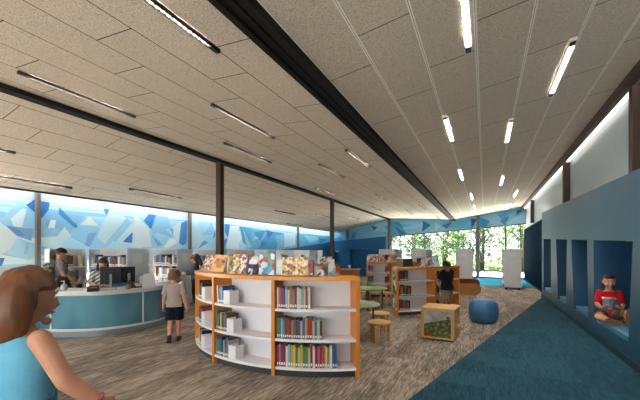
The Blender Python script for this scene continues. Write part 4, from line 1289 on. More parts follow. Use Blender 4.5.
def tree(loc, h, cr, seed, label, nleaf=2600, low=.25):
    r = random.Random(seed)
    t = thing('tree', label, 'tree', loc, 0, 'trees outside the window')
    tr_ = MB().tube([(0, 0, -.02), (.05, .02, h * .3), (-.06, .05, h * .6), (0, 0, h * .85)], [.16, .12, .08, .03], 10)
    for k in range(7):
        a = r.uniform(0, 2 * PI); z = h * r.uniform(.25, .6)
        tr_.tube([(0, .02, z), (math.cos(a) * cr * .4, math.sin(a) * cr * .4, z + h * .12), (math.cos(a) * cr * .75, math.sin(a) * cr * .75, z + h * .2)], [.06, .04, .015], 6)
    part('trunk', tr_, M['bark'], t)
    mb = MB()
    blobs = [(Vector((r.uniform(-.65, .65) * cr, r.uniform(-.65, .65) * cr, h * r.uniform(low, .9))), cr * r.uniform(.3, .5)) for _ in range(22)]
    for i in range(nleaf):
        c, R_ = r.choice(blobs)
        d = Vector((r.gauss(0, 1), r.gauss(0, 1), r.gauss(0, 1))).normalized() * R_ * r.uniform(.6, 1.0)
        p = c + d; s = r.uniform(.07, .15)
        u = Vector((r.gauss(0, 1), r.gauss(0, 1), r.gauss(0, .6))).normalized(); w = u.orthogonal().normalized()
        mb.add([p - u * s, p + w * s * .5, p + u * s, p - w * s * .5], [(0, 1, 2, 3)])
    part('foliage', mb, LEAFM[seed % 3], t)
    return t


side = ['far left', 'left', 'left of middle', 'middle', 'right of middle', 'right', 'far right']
for i, (x, y, h, cr) in enumerate([(-11.6, 31.5, 7.5, 2.4), (-8.6, 30.8, 6.6, 2.2), (-5.8, 31.6, 7.4, 2.3), (-3.0, 31, 7.0, 2.2), (-.2, 31.8, 7.4, 2.3), (2.6, 31, 7.0, 2.2), (5.4, 31.8, 7.6, 2.4)]):
    tree((x, y, -.02), h, cr, i + 1, f'leafy tree close outside the window wall, {side[i]}', 3200, .12)
for i, (x, y, h, cr) in enumerate([(-16, 38, 9, 3.3), (-11.4, 38.5, 9.5, 3.4), (-7, 38, 9, 3.3), (-2.6, 38.6, 9.5, 3.4), (1.8, 38, 9, 3.3), (6.2, 38.6, 9.5, 3.4), (10.6, 38, 9, 3.3)]):
    tree((x, y, -.15), h, cr, i + 9, f'taller tree in the second row outside the window wall, {side[i]}', 3200, .1)
for i, (x, y) in enumerate([(-10, 28.9), (-7.2, 28.9), (-4.4, 28.9), (-1.6, 28.9), (1.2, 28.9), (4.0, 28.9)]):
    r = random.Random(40 + i)
    t = thing('shrub', f'low green shrub outside the window, {ORD[i + 1]} from the left', 'shrub', (x, y, -.005), 0, 'shrubs outside the window')
    st = MB()
    for k in range(6):
        a = r.uniform(0, 6.28); st.tube([(0, 0, -.01), (math.cos(a) * .4, math.sin(a) * .4, .7)], [.03, .01], 6)
    part('stem', st, M['bark'], t)
    mb = MB()
    for _ in range(900):
        d = Vector((r.gauss(0, 1), r.gauss(0, 1), r.gauss(0, 1))).normalized()
        p = Vector((d.x * 1.3, d.y * .8, .75 + d.z * .7)) * r.uniform(.75, 1.0); s = r.uniform(.06, .11)
        u = Vector((r.gauss(0, 1), r.gauss(0, 1), r.gauss(0, .6))).normalized(); w = u.orthogonal().normalized()
        mb.add([p - u * s, p + w * s * .5, p + u * s, p - w * s * .5], [(0, 1, 2, 3)])
    part('foliage', mb, LEAFM[(i + 1) % 3], t)
# ================================================================== people
def skin_mat(name, hexc):
    q = NT(name); c = lin(hexc)
    f = q.noise(q.coord((1, 1, 1)), 14, 3)
    q.l(q.ramp(f, [(.3, shade(c, .92)), (.7, shade(c, 1.06))]), q.b.inputs['Base Color'])
    q.b.inputs['Roughness'].default_value = .5; q.b.inputs['Subsurface Weight'].default_value = .06
    q.b.inputs['Subsurface Radius'].default_value = (.02, .008, .004)
    return q.m


M['skin'] = skin_mat('skin_fair', '#c98e70'); M['skin_t'] = skin_mat('skin_tan', '#a86f50'); M['skin_d'] = skin_mat('skin_olive', '#b07c5c')
M['eye'] = mat('eye_white', '#e8e4dd', .2, 0, .02); M['iris'] = mat('dark_iris', '#23160f', .15); M['lips'] = mat('lips', '#a5574b', .45)
M['hair_black'] = mat('black_hair', '#17120f', .45, 0, .3, 40, (1, 1, .15)); M['hair_brown'] = mat('brown_hair', '#5a3520', .5, 0, .3, 40, (1, 1, .15))
M['hair_dk'] = mat('dark_brown_hair', '#2b1a12', .45, 0, .3, 40, (1, 1, .15)); M['hair_auburn'] = mat('auburn_hair', '#6b3f26', .5, 0, .3, 40, (1, 1, .15))


def V3(*a): return Vector(a)


def joints(h, child=False):
    s = h
    hh = h / (5.8 if child else 7.3)
    J = {'pelvis': V3(0, 0, .525 * s), 'waist': V3(0, .004 * s, .605 * s), 'chest': V3(0, 0, .72 * s), 'neck': V3(0, -.008 * s, .825 * s), 'head': V3(0, .012 * s, s - hh * .5),
         'hh': hh, 'h': s, 'right': V3(1, 0, 0)}
    for sd, n in ((1, 'R'), (-1, 'L')):
        J['sh' + n] = V3((.094 if child else .105) * s * sd, -.005 * s, .80 * s); J['el' + n] = V3(.135 * s * sd, -.015 * s, .63 * s); J['wr' + n] = V3(.14 * s * sd, .035 * s, .485 * s)
        J['hip' + n] = V3(.052 * s * sd, 0, .51 * s); J['kn' + n] = V3(.055 * s * sd, .015 * s, .28 * s); J['an' + n] = V3(.055 * s * sd, -.012 * s, .047 * s)
        J['toe' + n] = V3(.065 * s * sd, .085 * s, .018 * s)
        J['curl' + n] = .5
    return J


def torso_rings(J, g=0.0, k=1.0, top=True, low=None):
    h = J['h']; R = J['right'].normalized()
    P, W, C, N = J['pelvis'], J['waist'], J['chest'], J['neck']
    def fr(d): return d.normalized().cross(R) * -1
    up = (N - P)
    F = up.normalized().cross(R).normalized() * -1
    if F.dot(V3(0, 1, 0)) < 0 and abs(F.y) > .3: F = -F
    sw = (J['shR'] - J['shL']).length / 2
    rings = [(P - up.normalized() * .045 * h, (.078 * h) * k + g, (.055 * h) * k + g, R, F), (P + up.normalized() * .01 * h, (.092 * h) * k + g, (.066 * h) * k + g, R, F), (W, (.078 * h) * k + g, (.058 * h) * k + g, R, F),
             (W.lerp(C, .55), (.086 * h) * k + g, (.064 * h) * k + g, R, F), (C, (.098 * h) * k + g, (.066 * h) * k + g, R, F), (C.lerp(N, .6), sw * .96 + g, (.055 * h) * k + g, R, F)]
    if top: rings.append((C.lerp(N, .86), sw * .72 + g, .044 * h + g, R, F))
    rings.append((N + up.normalized() * .005 * h, .036 * h + g, .034 * h + g, R, F))
    return rings


def hand(mb, wr, d, palm_n, size, curl, side):
    """palm, four fingers and a thumb. d: direction of the hand; palm_n: the way the palm faces; side: +1 thumb towards d x palm_n"""
    d = d.normalized(); palm_n = (palm_n - d * palm_n.dot(d)).normalized(); s = d.cross(palm_n).normalized() * side
    pw = size * .23
    for k in (-1, -.33, .33, 1):
        mb.cap(wr + s * k * pw * .5, wr + d * size * .47 + s * k * pw * .85, size * .085, size * .085, 8)
    lens = [.40, .47, .45, .35]
    for i, k in enumerate((.95, .32, -.32, -.95)):
        L = size * lens[i]; r = max(size * .058, .0062)
        p0 = wr + d * size * .47 + s * k * pw * .95
        d1 = (d * math.cos(curl * .8) + palm_n * math.sin(curl * .8)); d2 = (d * math.cos(curl * 1.7) + palm_n * math.sin(curl * 1.7)); d3 = (d * math.cos(curl * 2.5) + palm_n * math.sin(curl * 2.5))
        p1 = p0 + d1 * L * .42; p2 = p1 + d2 * L * .33; p3 = p2 + d3 * L * .25
        mb.cap(p0, p1, r * 1.1, r, 8); mb.cap(p1, p2, r, r * .93, 8); mb.cap(p2, p3, r * .93, r * .8, 8)
    r = max(size * .066, .0068)
    t0 = wr + d * size * .14 + s * pw * .7; t1 = t0 + (d * .75 + s * .75 + palm_n * .25).normalized() * size * .2; t2 = t1 + (d * .95 + s * .2 + palm_n * .35).normalized() * size * .17
    mb.cap(t0, t1, r * 1.3, r, 8); mb.cap(t1, t2, r, r * .82, 8)


def head_matrix(J):
    yaw, pitch, roll = J.get('look', (0, 0, 0))
    return Matrix.Rotation(yaw, 3, 'Z') @ Matrix.Rotation(pitch, 3, 'X') @ Matrix.Rotation(roll, 3, 'Y')


def head_shape(hh, grow=0.0):
    def fn(d):
        x, y, z = d
        jaw = max(0, -z); kx = 1 - .30 * jaw ** 1.3; 
        X = x * (.36 * hh + grow) * kx; Y = y * (.43 * hh + grow); Z = z * (.5 * hh + grow)
        if y > 0: Y *= .93 + .05 * max(0, -z)
        else: Y *= 1 - .25 * jaw
        return V3(X, Y - .01 * hh, Z)
    return fn


def person(name, label, loc, rz, J, skin, voxel=.005, face=True, hands=True, feet='bare'):
    t = thing(name, label, 'person', loc, rz)
    h, hh = J['h'], J['hh']
    mb = MB()
    mb.loft(torso_rings(J), 24)
    H, HM = J['head'], head_matrix(J)
    mb.cap(J['neck'] - V3(0, 0, .01 * h), H + HM @ V3(0, -.08 * hh, -.25 * hh), .036 * h, .033 * h)
    mb.ell(H, None, HM, 28, 20, fn=head_shape(hh))
    if face:
        mb.cap(H + HM @ V3(0, .385 * hh, .02 * hh), H + HM @ V3(0, .455 * hh, -.13 * hh), .032 * hh, .058 * hh, 10)
        mb.ell(H + HM @ V3(0, .36 * hh, -.28 * hh), (.1 * hh, .05 * hh, .035 * hh), HM)
        mb.ell(H + HM @ V3(0, .33 * hh, -.43 * hh), (.1 * hh, .08 * hh, .07 * hh), HM)
        for s in (-1, 1):
            mb.ell(H + HM @ V3(s * .365 * hh, -.03 * hh, -.06 * hh), (.035 * hh, .06 * hh, .11 * hh), HM)
            mb.ell(H + HM @ V3(s * .15 * hh, .355 * hh, .08 * hh), (.1 * hh, .02 * hh, .02 * hh), HM)
            mb.ell(H + HM @ V3(s * .19 * hh, .29 * hh, -.14 * hh), (.1 * hh, .09 * hh, .08 * hh), HM)
    for s, n in ((1, 'R'), (-1, 'L')):
        sh, el, wr = J['sh' + n], J['el' + n], J['wr' + n]
        mb.cap(sh, el, .030 * h, .025 * h); mb.cap(el, el.lerp(wr, .4), .025 * h, .0245 * h); mb.cap(el.lerp(wr, .4), wr, .0245 * h, .0165 * h)
        hip, kn, an, toe = J['hip' + n], J['kn' + n], J['an' + n], J['toe' + n]
        mb.cap(hip, kn, .053 * h, .036 * h); mb.cap(kn, kn.lerp(an, .35), .035 * h, .036 * h); mb.cap(kn.lerp(an, .35), an, .036 * h, .021 * h)
        heel = an + (an - toe).normalized() * .02 * h; heel = V3(heel.x, heel.y, heel.z)
        mb.cap(an, an + (kn - an).normalized() * -.018 * h, .024 * h, .024 * h)
        base = J.get('heel' + n, an + (an - kn).normalized() * .022 * h)
        mb.cap(base, toe, .022 * h, .017 * h)
        if hands:
            hd = J.get('hd' + n, (wr - el)); pn = J.get('pn' + n, V3(-s, 0, 0))
            mb.cap(wr, wr + hd.normalized() * .02 * h, .017 * h, .018 * h)
            hand(mb, wr + hd.normalized() * .012 * h, hd, pn, .098 * h, J['curl' + n], J.get('th' + n, s))
    part('body', remesh(mb, voxel, 4), skin, t)
    if face:
        for s in (-1, 1):
            e = MB(); c = H + HM @ V3(s * .15 * hh, .348 * hh, .0 * hh)
            e.ell(c, (.05 * hh, .04 * hh, .020 * hh), HM, 14, 10)
            e.ell(H + HM @ V3(s * .15 * hh, .378 * hh, -.004 * hh), (.034 * hh, .014 * hh, .024 * hh), HM, 12, 8, 1)
            part('eye', e, [M['eye'], M['iris']], t)
            b = MB().tube([H + HM @ V3(s * .07 * hh, .395 * hh, .10 * hh), H + HM @ V3(s * .15 * hh, .39 * hh, .125 * hh), H + HM @ V3(s * .24 * hh, .34 * hh, .10 * hh)], [.008 * hh, .010 * hh, .005 * hh], 6)
            part('eyebrow', b, M['hair_dk'], t)
        m_ = MB().tube([H + HM @ V3(-.1 * hh, .365 * hh, -.265 * hh), H + HM @ V3(-.04 * hh, .41 * hh, -.27 * hh), H + HM @ V3(.04 * hh, .41 * hh, -.27 * hh), H + HM @ V3(.1 * hh, .365 * hh, -.265 * hh)], [.008 * hh, .022 * hh, .022 * hh, .008 * hh], 8)
        part('mouth', m_, M['lips'], t)
    return t


def hair(t, J, m, style='short', extra=None, vol=.045, hairline=.22, voxel=.005):
    H, HM, hh = J['head'], head_matrix(J), J['hh']
    g = vol * hh
    base = head_shape(hh, g)

    def fn(d):
        p = base(d)
        line = hairline
        if d.y > .05:
            edge = d.z - line - .25 * max(0, .9 - abs(d.x) * 1.3) * 0
            if edge < 0: p = p * max(.72, 1 + edge * 1.6)
        elif d.z < -.45: p = p * .75
        elif d.y > -.25 and d.z < -.02: p = p * (.8 if style != 'long' else 1.0)
        w = mnoise.noise(d * 4.5) * .035 * hh
        return p + d * w
    mb = MB().ell(H, None, HM, 40, 26, fn=fn)
    loc = lambda x, y, z: H + HM @ V3(x * hh, y * hh, z * hh)
    if extra: extra(mb, loc, hh)
    return part('hair', remesh(mb, voxel, 6, 'hair'), m, t)


def shirt(t, J, m, hem=.02, sleeve=.55, loose=.012, neck=True, name='shirt', voxel=.006, long_=False, flare=0.0):
    h = J['h']; mb = MB()
    rings = torso_rings(J, loose)
    up = (J['neck'] - J['pelvis']).normalized()
    b = rings[0]
    rings = rings[1:]
    low = (J['pelvis'] - up * hem * h, rings[0][1] + .003 + flare, rings[0][2] + .003 + flare, b[3], b[4])
    rings[0] = (J['pelvis'] + up * .03 * h, rings[0][1] + flare * .5, rings[0][2] + flare * .5, b[3], b[4])
    rings[-1] = (J['neck'] - up * .006 * h, .046 * h, .044 * h, b[3], b[4])
    mb.loft([low] + rings, 28)
    for n in 'RL':
        sh, el, wr = J['sh' + n], J['el' + n], J['wr' + n]
        if sleeve <= 0: continue
        if sleeve <= 1:
            mb.cap(sh, sh.lerp(el, sleeve), .029 * h + loose * .8, .030 * h + loose, 14, flat1=True)
        else:
            mb.cap(sh, el, .031 * h + loose, .029 * h + loose, 14); mb.cap(el, el.lerp(wr, sleeve - 1), .029 * h + loose, .022 * h + loose, 14, flat1=True)
    return part(name, remesh(mb, voxel, 2, name), m, t)


def legs_wear(t, J, m, frac, loose=.012, name='shorts', voxel=.006, waist=.05):
    """frac 0-1: hem along the thigh; 1-2: along the shin"""
    h = J['h']; mb = MB(); up = (J['neck'] - J['pelvis']).normalized()
    rg_ = torso_rings(J, loose * .7)
    P = J['pelvis']
    mb.loft([(P - up * .05 * h, .07 * h + loose, .05 * h + loose, rg_[0][3], rg_[0][4]), (P, .094 * h + loose * .7, .066 * h + loose * .7, rg_[0][3], rg_[0][4]), (P + up * waist * h, .083 * h + loose * .7, .06 * h + loose * .7, rg_[0][3], rg_[0][4])], 24)
    for n in 'RL':
        hip, kn, an = J['hip' + n], J['kn' + n], J['an' + n]
        if frac <= 1:
            mb.cap(hip, hip.lerp(kn, frac), .054 * h + loose, .046 * h + loose * 1.4, 16, flat1=True)
        else:
            mb.cap(hip, kn, .054 * h + loose, .037 * h + loose, 16); mb.cap(kn, kn.lerp(an, frac - 1), .037 * h + loose, .027 * h + loose, 16, flat1=True)
    return part(name, remesh(mb, voxel, 2, name), m, t)


def shoes(t, J, m, sole=None, name='shoe', voxel=.005):
    h = J['h']
    for n in 'RL':
        kn, an, toe = J['kn' + n], J['an' + n], J['toe' + n]
        base = J.get('heel' + n, an + (an - kn).normalized() * .022 * h)
        f = (toe - base).normalized(); up = (kn - an).normalized(); up = (up - f * up.dot(f)).normalized()
        mb = MB().cap(base - f * .004 * h, toe + f * .006 * h, .027 * h, .022 * h).cap(base, an + up * .012 * h, .029 * h, .028 * h, flat1=True)
        mb.cap(base.lerp(toe, .45), toe, .028 * h, .025 * h)
        o = part(name, remesh(mb, voxel, 2, name), m, t)
        if sole:
            q_ = MB(); s = f.cross(up).normalized()
            pts = []
            for k in range(20):
                a = 2 * PI * k / 20; L = (toe - base).length / 2 + .026 * h
                pts.append(base.lerp(toe, .5) + f * math.cos(a) * L + s * math.sin(a) * .032 * h - up * .024 * h)
            nn = len(pts)
            q_.add(pts + [p - up * .010 * h for p in pts], [tuple(range(nn)), tuple(range(2 * nn - 1, nn - 1, -1))] + [(i, nn + i, nn + (i + 1) % nn, (i + 1) % nn) for i in range(nn)])
            part('sole', q_, sole, o)


def cloth(name, hexc, var=.12, scale=30): return mat(name, hexc, .85, 0, var, scale, (1, 1, 1), .2)


# ---- boy in the grey T-shirt walking away past the reception desk
J = joints(1.20, True); J['hh'] = .222; J['head'] = V3(0, .012, 1.20 - .111)
J.update({'knL': V3(-.06, .02, .335), 'anL': V3(-.065, -.13, .115), 'toeL': V3(-.075, -.065, .028), 'heelL': V3(-.065, -.155, .09),
          'knR': V3(.062, .06, .335), 'anR': V3(.062, .045, .062), 'toeR': V3(.075, .165, .027), 'heelR': V3(.062, .025, .03),
          'elL': V3(-.15, -.03, .76), 'wrL': V3(-.17, .03, .60), 'elR': V3(.15, -.045, .76), 'wrR': V3(.185, -.05, .605), 'look': (-.15, .05, 0)})
t = person('person', 'young child in grey T-shirt and navy shorts walking away past the reception desk', (-4.69, 4.12, .0), rad(44), J, M['skin'])
hair(t, J, M['hair_brown'], 'short', vol=.11, hairline=.3)
shirt(t, J, cloth('grey_tee', '#a0958f'), .03, .85, .022, flare=.012)
legs_wear(t, J, cloth('navy_shorts', '#161b2b'), .86, .022)
shoes(t, J, cloth('dark_shoes', '#3a3431'), M['toe'])

# ---- boy in black at the second bookcase
J = joints(1.29, True)
J.update({'look': (.35, -.35, 0), 'elR': V3(.17, .06, .85), 'wrR': V3(.13, .22, .80), 'elL': V3(-.19, .06, .83), 'wrL': V3(-.15, .21, .90), 'hdL': V3(0, 1, .1), 'hdR': V3(-.3, 1, 0), 'pnR': V3(0, 0, -1), 'pnL': V3(0, 0, -1)})
t = person('person', 'child in black T-shirt and khaki shorts browsing at the orange bookcase', (-.80, 8.52, 0), rad(52), J, M['skin_t'])
hair(t, J, M['hair_black'], 'short', vol=.06, hairline=.3)
shirt(t, J, cloth('black_tee', '#141416'), .045, .85, .034, flare=.016)
legs_wear(t, J, cloth('khaki_shorts', '#8d7c64'), .80, .022)
shoes(t, J, cloth('grey_shoes', '#4a4644'), M['toe'])

# ---- standing woman behind the desk, black cap and backpack
J = joints(1.58)
J.update({'look': (-.15, -.30, 0), 'elR': V3(.21, .04, 1.0), 'wrR': V3(.20, .20, .83), 'elL': V3(-.21, .02, 1.0), 'wrL': V3(-.17, .22, .88)})
t = person('person', 'woman in grey top, dark trousers and black cap standing behind the desk', (-8.62, 4.42, 0), rad(-22), J, M['skin_d'], .006)
def ex(mb, L, hh): mb.ell(L(0, -.46, .12), (.17 * hh, .15 * hh, .17 * hh))
hair(t, J, M['hair_black'], 'short', ex, .06, .3)
shirt(t, J, cloth('grey_top', '#6f6c70'), .02, .75, .012)
legs_wear(t, J, cloth('black_trousers', '#15151a'), 1.95, .014, 'trousers')
shoes(t, J, cloth('black_shoes', '#1b1a1a'), M['laminate'])
c_ = MB(); H, HM, hh = J['head'], head_matrix(J), J['hh']
c_.ell(H + HM @ V3(0, -.01 * hh, .16 * hh), (.44 * hh, .5 * hh, .42 * hh), HM, 24, 14, fn=lambda d: V3(d.x * .43 * hh, d.y * .5 * hh, max(d.z, -.12) * .43 * hh))
c_.ell(H + HM @ V3(0, .5 * hh, .12 * hh), (.30 * hh, .28 * hh, .03 * hh), HM)
part('cap', c_, cloth('black_cap', '#121214'), t)
# backpack: a thing of its own, carried on her back
bp = thing('backpack', 'mottled olive backpack on the back of the standing woman', 'backpack', (-8.62, 4.42, 0), rad(-22))
q = NT('mottled_canvas'); f = q.noise(q.coord((1, 1, 1)), 22, 2)
q.l(q.ramp(f, [(.4, lin('#2f3026')), (.5, lin('#6c6a50')), (.6, lin('#95907a'))]), q.b.inputs['Base Color']); q.b.inputs['Roughness'].default_value = .9
pk = MB().loft([((0, -.215, .86), .13, .07, (1, 0, 0), (0, 1, 0)), ((0, -.225, .92), .16, .10, (1, 0, 0), (0, 1, 0)), ((0, -.225, 1.12), .16, .10, (1, 0, 0), (0, 1, 0)), ((0, -.205, 1.24), .13, .075, (1, 0, 0), (0, 1, 0)), ((0, -.19, 1.27), .08, .04, (1, 0, 0), (0, 1, 0))], 24, 0, 3.2)
part('bag', pk, q.m, bp)
part('front_pocket', MB().loft([((0, -.335, .90), .10, .025, (1, 0, 0), (0, 1, 0)), ((0, -.34, .96), .12, .035, (1, 0, 0), (0, 1, 0)), ((0, -.335, 1.06), .11, .025, (1, 0, 0), (0, 1, 0))], 20, 0, 3), q.m, bp)
for s in (-1, 1):
    part('strap', MB().tube([(s * .085, -.13, 1.25), (s * .10, -.06, 1.335), (s * .10, .03, 1.315), (s * .105, .125, 1.22), (s * .125, .13, 1.08), (s * .125, .06, .99), (s * .15, -.125, .93)], .016, 8, flat=(1.4, .5)), M['black'], bp)

# ---- seated woman behind the monitors
J = joints(1.62)
dz = .86 - .50
def sit(J, seat, h, knee_dx=.10):
    off = J['pelvis'].z - (seat + .085)
    for k in list(J):
        if isinstance(J[k], Vector) and k != 'right': J[k] = J[k] - V3(0, 0, off)
    for s, n in ((1, 'R'), (-1, 'L')):
        J['hip' + n] = V3(.055 * h * s, .02, seat + .075); J['kn' + n] = V3((knee_dx) * s, .40 * h / 1.62, seat + .06)
        J['an' + n] = V3(knee_dx * s, .42 * h / 1.62, max(.075, seat - .36)); J['toe' + n] = J['an' + n] + V3(.01 * s, .15, -.045)
    return J
J = sit(J, .52, 1.62)
J.update({'look': (.1, -.28, 0), 'elR': V3(.23, .10, .88), 'wrR': V3(.14, .30, .86), 'elL': V3(-.23, .10, .88), 'wrL': V3(-.12, .30, .86), 'hdR': V3(-.3, 1, 0), 'hdL': V3(.3, 1, 0), 'pnR': V3(0, 0, -1), 'pnL': V3(0, 0, -1)})
t = person('person', 'dark-haired woman in a striped top sitting behind the large monitor', (-7.08, 4.42, 0), rad(-118), J, M['skin_d'], .006)
def ex(mb, L, hh):
    for s in (-1, 1):
        mb.cap(L(s * .34, -.05, .12), L(s * .43, -.05, -.55), .13 * hh, .11 * hh)
    mb.cap(L(0, -.36, .1), L(0, -.38, -.6), .26 * hh, .2 * hh)
hair(t, J, M['hair_black'], 'long', ex, .06, .34)
q = NT('striped_jersey'); tc = q.t.nodes.new('ShaderNodeTexCoord'); sp = q.t.nodes.new('ShaderNodeSeparateXYZ'); q.l(tc.outputs['Object'], sp.inputs[0])
f = q.math('FRACT', q.math('MULTIPLY', q.math('ADD', sp.outputs[2], q.math('MULTIPLY', q.math('ABSOLUTE', sp.outputs[0]), .6)), 14)); q.l(q.mix(q.math('GREATER_THAN', f, .6), lin('#77787c'), lin('#dfdfdd')), q.b.inputs['Base Color']); q.b.inputs['Roughness'].default_value = .85
shirt(t, J, q.m, .03, .95, .014)
legs_wear(t, J, cloth('charcoal_trousers', '#24252b'), 1.95, .012, 'trousers')
shoes(t, J, cloth('dark_flats', '#211d1c'))
# her chair
ch = office_chair((-7.08, 4.42, 0), rad(-118), 'dark office chair carrying the seated woman behind the desk', '#2a2730', .482, .46)
for o in ch.children:
    if o.name.startswith(('backrest', 'bracket')): o.location.y -= .06

# ---- long-haired visitor between the shelf ranges
J = joints(1.43, True)
J.update({'look': (-.1, -.45, 0), 'elR': V3(.17, .05, .93), 'wrR': V3(.12, .22, .90), 'elL': V3(-.17, .05, .93), 'wrL': V3(-.10, .22, .92)})
t = person('person', 'long-haired visitor in a grey jacket looking down beside the white shelves', (-7.22, 7.05, 0), rad(128), J, M['skin'], .006)
def ex(mb, L, hh):
    mb.cap(L(0, -.32, .15), L(0, -.42, -1.0), .34 * hh, .2 * hh)
    for s in (-1, 1): mb.cap(L(s * .34, -.08, .1), L(s * .38, -.12, -.75), .14 * hh, .1 * hh)
hair(t, J, mat('chestnut_hair', '#4a2e1f', .5, 0, .3, 40, (1, 1, .15)), 'long', ex, .06, .34, .006)
shirt(t, J, cloth('slate_jacket', '#565c66'), .06, 1.9, .022, name='jacket')
legs_wear(t, J, cloth('black_leggings', '#1a1a1e'), 1.92, .010, 'trousers')
shoes(t, J, cloth('pale_trainers', '#8a8a8c'), M['laminate'])

# ---- girl in the blue sleeveless dress walking past, close to the camera
J = joints(1.43, True)
J.update({'look': (-.12, -.10, 0), 'elR': V3(.23, .03, .975), 'wrR': V3(.29, .12, .875), 'elL': V3(-.20, -.10, .93), 'wrL': V3(-.20, -.14, .74),
          'hdR': V3(.05, .6, -.75), 'knR': V3(.08, -.03, .40), 'anR': V3(.08, -.22, .11), 'toeR': V3(.085, -.12, .03), 'heelR': V3(.08, -.24, .085), 'knL': V3(-.07, .12, .41), 'anL': V3(-.07, .19, .068), 'toeL': V3(-.075, .32, .028), 'heelL': V3(-.07, .165, .033), 'curlR': .35})
t = person('person', 'girl in a sleeveless blue dress walking past, closest to the camera', (-1.76, .76, 0), rad(4), J, M['skin'], .0045)
def ex(mb, L, hh):
    HMx = head_matrix(J)
    mb.ell(L(0, -.15, -.20), None, HMx, 36, 24, fn=lambda d: V3(d.x * .47, d.y * (.42 if d.y < 0 else .20), d.z * .64) * hh * (1 + .03 * mnoise.noise(V3(d.x * 9, d.y * 9, d.z * 1.5))))
hair(t, J, M['hair_auburn'], 'long', ex, .06, .36, .004)
dm = cloth('turquoise_cotton', '#6ab0cb', .10, 14)
h = J['h']; mb = MB(); rg_ = torso_rings(J, .010)
R_, F_ = rg_[0][3], rg_[0][4]
P = J['pelvis']
mb.loft([(V3(0, .0, .50), .26, .22, R_, F_), (V3(0, 0, .62), .225, .185, R_, F_), (P, .175, .14, R_, F_), (J['waist'] + V3(0, 0, .015), .128, .1, R_, F_)], 32)
sk = part('skirt', remesh(mb, .006, 3, 'skirt'), dm, t)
mb = MB().loft([(J['waist'] + V3(0, 0, -.005), .122, .095, R_, F_), (J['waist'].lerp(J['chest'], .5), .134, .104, R_, F_), (J['chest'], .150, .106, R_, F_), (J['chest'].lerp(J['neck'], .55), .138, .09, R_, F_), (J['chest'].lerp(J['neck'], .84), .10, .075, R_, F_), (J['neck'] + V3(0, 0, -.01), .066, .06, R_, F_)], 32)
part('bodice', remesh(mb, .005, 2, 'bodice'), dm, t)
part('waistband', MB().loft([(J['waist'] + V3(0, 0, -.012), .133, .106, R_, F_), (J['waist'] + V3(0, 0, .022), .133, .106, R_, F_)], 32), cloth('teal_waistband', '#2c7797'), t)
part('wristband', MB().tube([J['wrR'] + (Matrix.Rotation(a * PI / 8, 4, (J['wrR'] - J['elR']).normalized()) @ (J['wrR'] - J['elR']).orthogonal().normalized()) * .030 for a in range(16)], .006, 8, closed=True), cloth('pink_band', '#c2557a'), t)
shoes(t, J, cloth('white_sandals', '#b9b1aa'), M['toe'])

# ---- girl reading in the nook
J = joints(1.36, True); h = 1.36; hh = J['hh']
J['pelvis'] = V3(0, 0, .10); J['waist'] = V3(0, -.012, .20); J['chest'] = V3(0, -.005, .345); J['neck'] = V3(0, .015, .49); J['head'] = V3(.0, .045, .645)
for s, n in ((1, 'R'), (-1, 'L')):
    J['sh' + n] = V3(.125 * s, .01, .455); J['el' + n] = V3(.165 * s, .085, .265); J['wr' + n] = V3(.125 * s, .26, .225)
    J['hip' + n] = V3(.075 * s, .02, .085)
J.update({'knR': V3(.165, .30, .085), 'anR': V3(.02, .42, .056), 'toeR': V3(-.09, .47, .046), 'heelR': V3(.05, .435, .051),
          'knL': V3(-.19, .30, .17), 'anL': V3(-.15, .60, .11), 'toeL': V3(-.165, .635, .255), 'heelL': V3(-.155, .645, .065),
          'hdR': V3(-.5, .75, .25), 'hdL': V3(.5, .75, .25), 'pnR': V3(0, .2, 1), 'pnL': V3(0, .2, 1), 'thR': -1, 'thL': 1, 'curlR': .45, 'curlL': .45, 'look': (.10, -.12, .0)})
GZ = SILL + .002 + .098
GL = (1.86, 7.24, GZ)
t = person('person', 'girl in red T-shirt sitting in the blue nook reading an open book', GL, rad(172), J, M['skin'], .0042)
def ex(mb, L, hh):
    mb.cap(L(0, -.3, .1), L(0, -.40, -.35), .2 * hh, .13 * hh)
    mb.ell(L(0, -.13, -.10), None, head_matrix(J), 30, 20, fn=lambda d: V3(d.x * .44, d.y * (.38 if d.y < 0 else .16), d.z * .46) * hh)
hair(t, J, M['hair_dk'], 'long', ex, .055, .54, .004)
sm = cloth('red_tee', '#b5131f', .08)
so = shirt(t, J, sm, .03, .90, .009, flare=.004, voxel=.0055)
legs_wear(t, J, cloth('khaki_bermudas', '#6d5a4a'), .72, .014, voxel=.0055)
shoes(t, J, cloth('brown_shoes', '#5a3a2a'), mat('tan_sole', '#7b5740', .7))
# lettering on the chest
def letter_pixels(word, W):
    F5 = {'M': ['10001', '11011', '10101', '10001', '10001'], 'A': ['01110', '10001', '11111', '10001', '10001'], 'G': ['01111', '10000', '10011', '10001', '01111'], 'I': ['1', '1', '1', '1', '1'],
          'C': ['01111', '10000', '10000', '10000', '01111'], 'L': ['1000', '1000', '1000', '1000', '1111'], 'N': ['10001', '11001', '10101', '10011', '10001']}
    out = []; x = 0
    for ch_ in word:
        g = F5[ch_]
        for r_, row in enumerate(g):
            for c_2, b in enumerate(row):
                if b == '1': out.append((x + c_2, 4 - r_))
        x += len(g[0]) + 1
    return out, x - 1


dg = bpy.context.evaluated_depsgraph_get(); dg.update()
from mathutils.bvhtree import BVHTree
bv = BVHTree.FromPolygons([v.co.copy() for v in so.data.vertices], [tuple(p.vertices) for p in so.data.polygons])


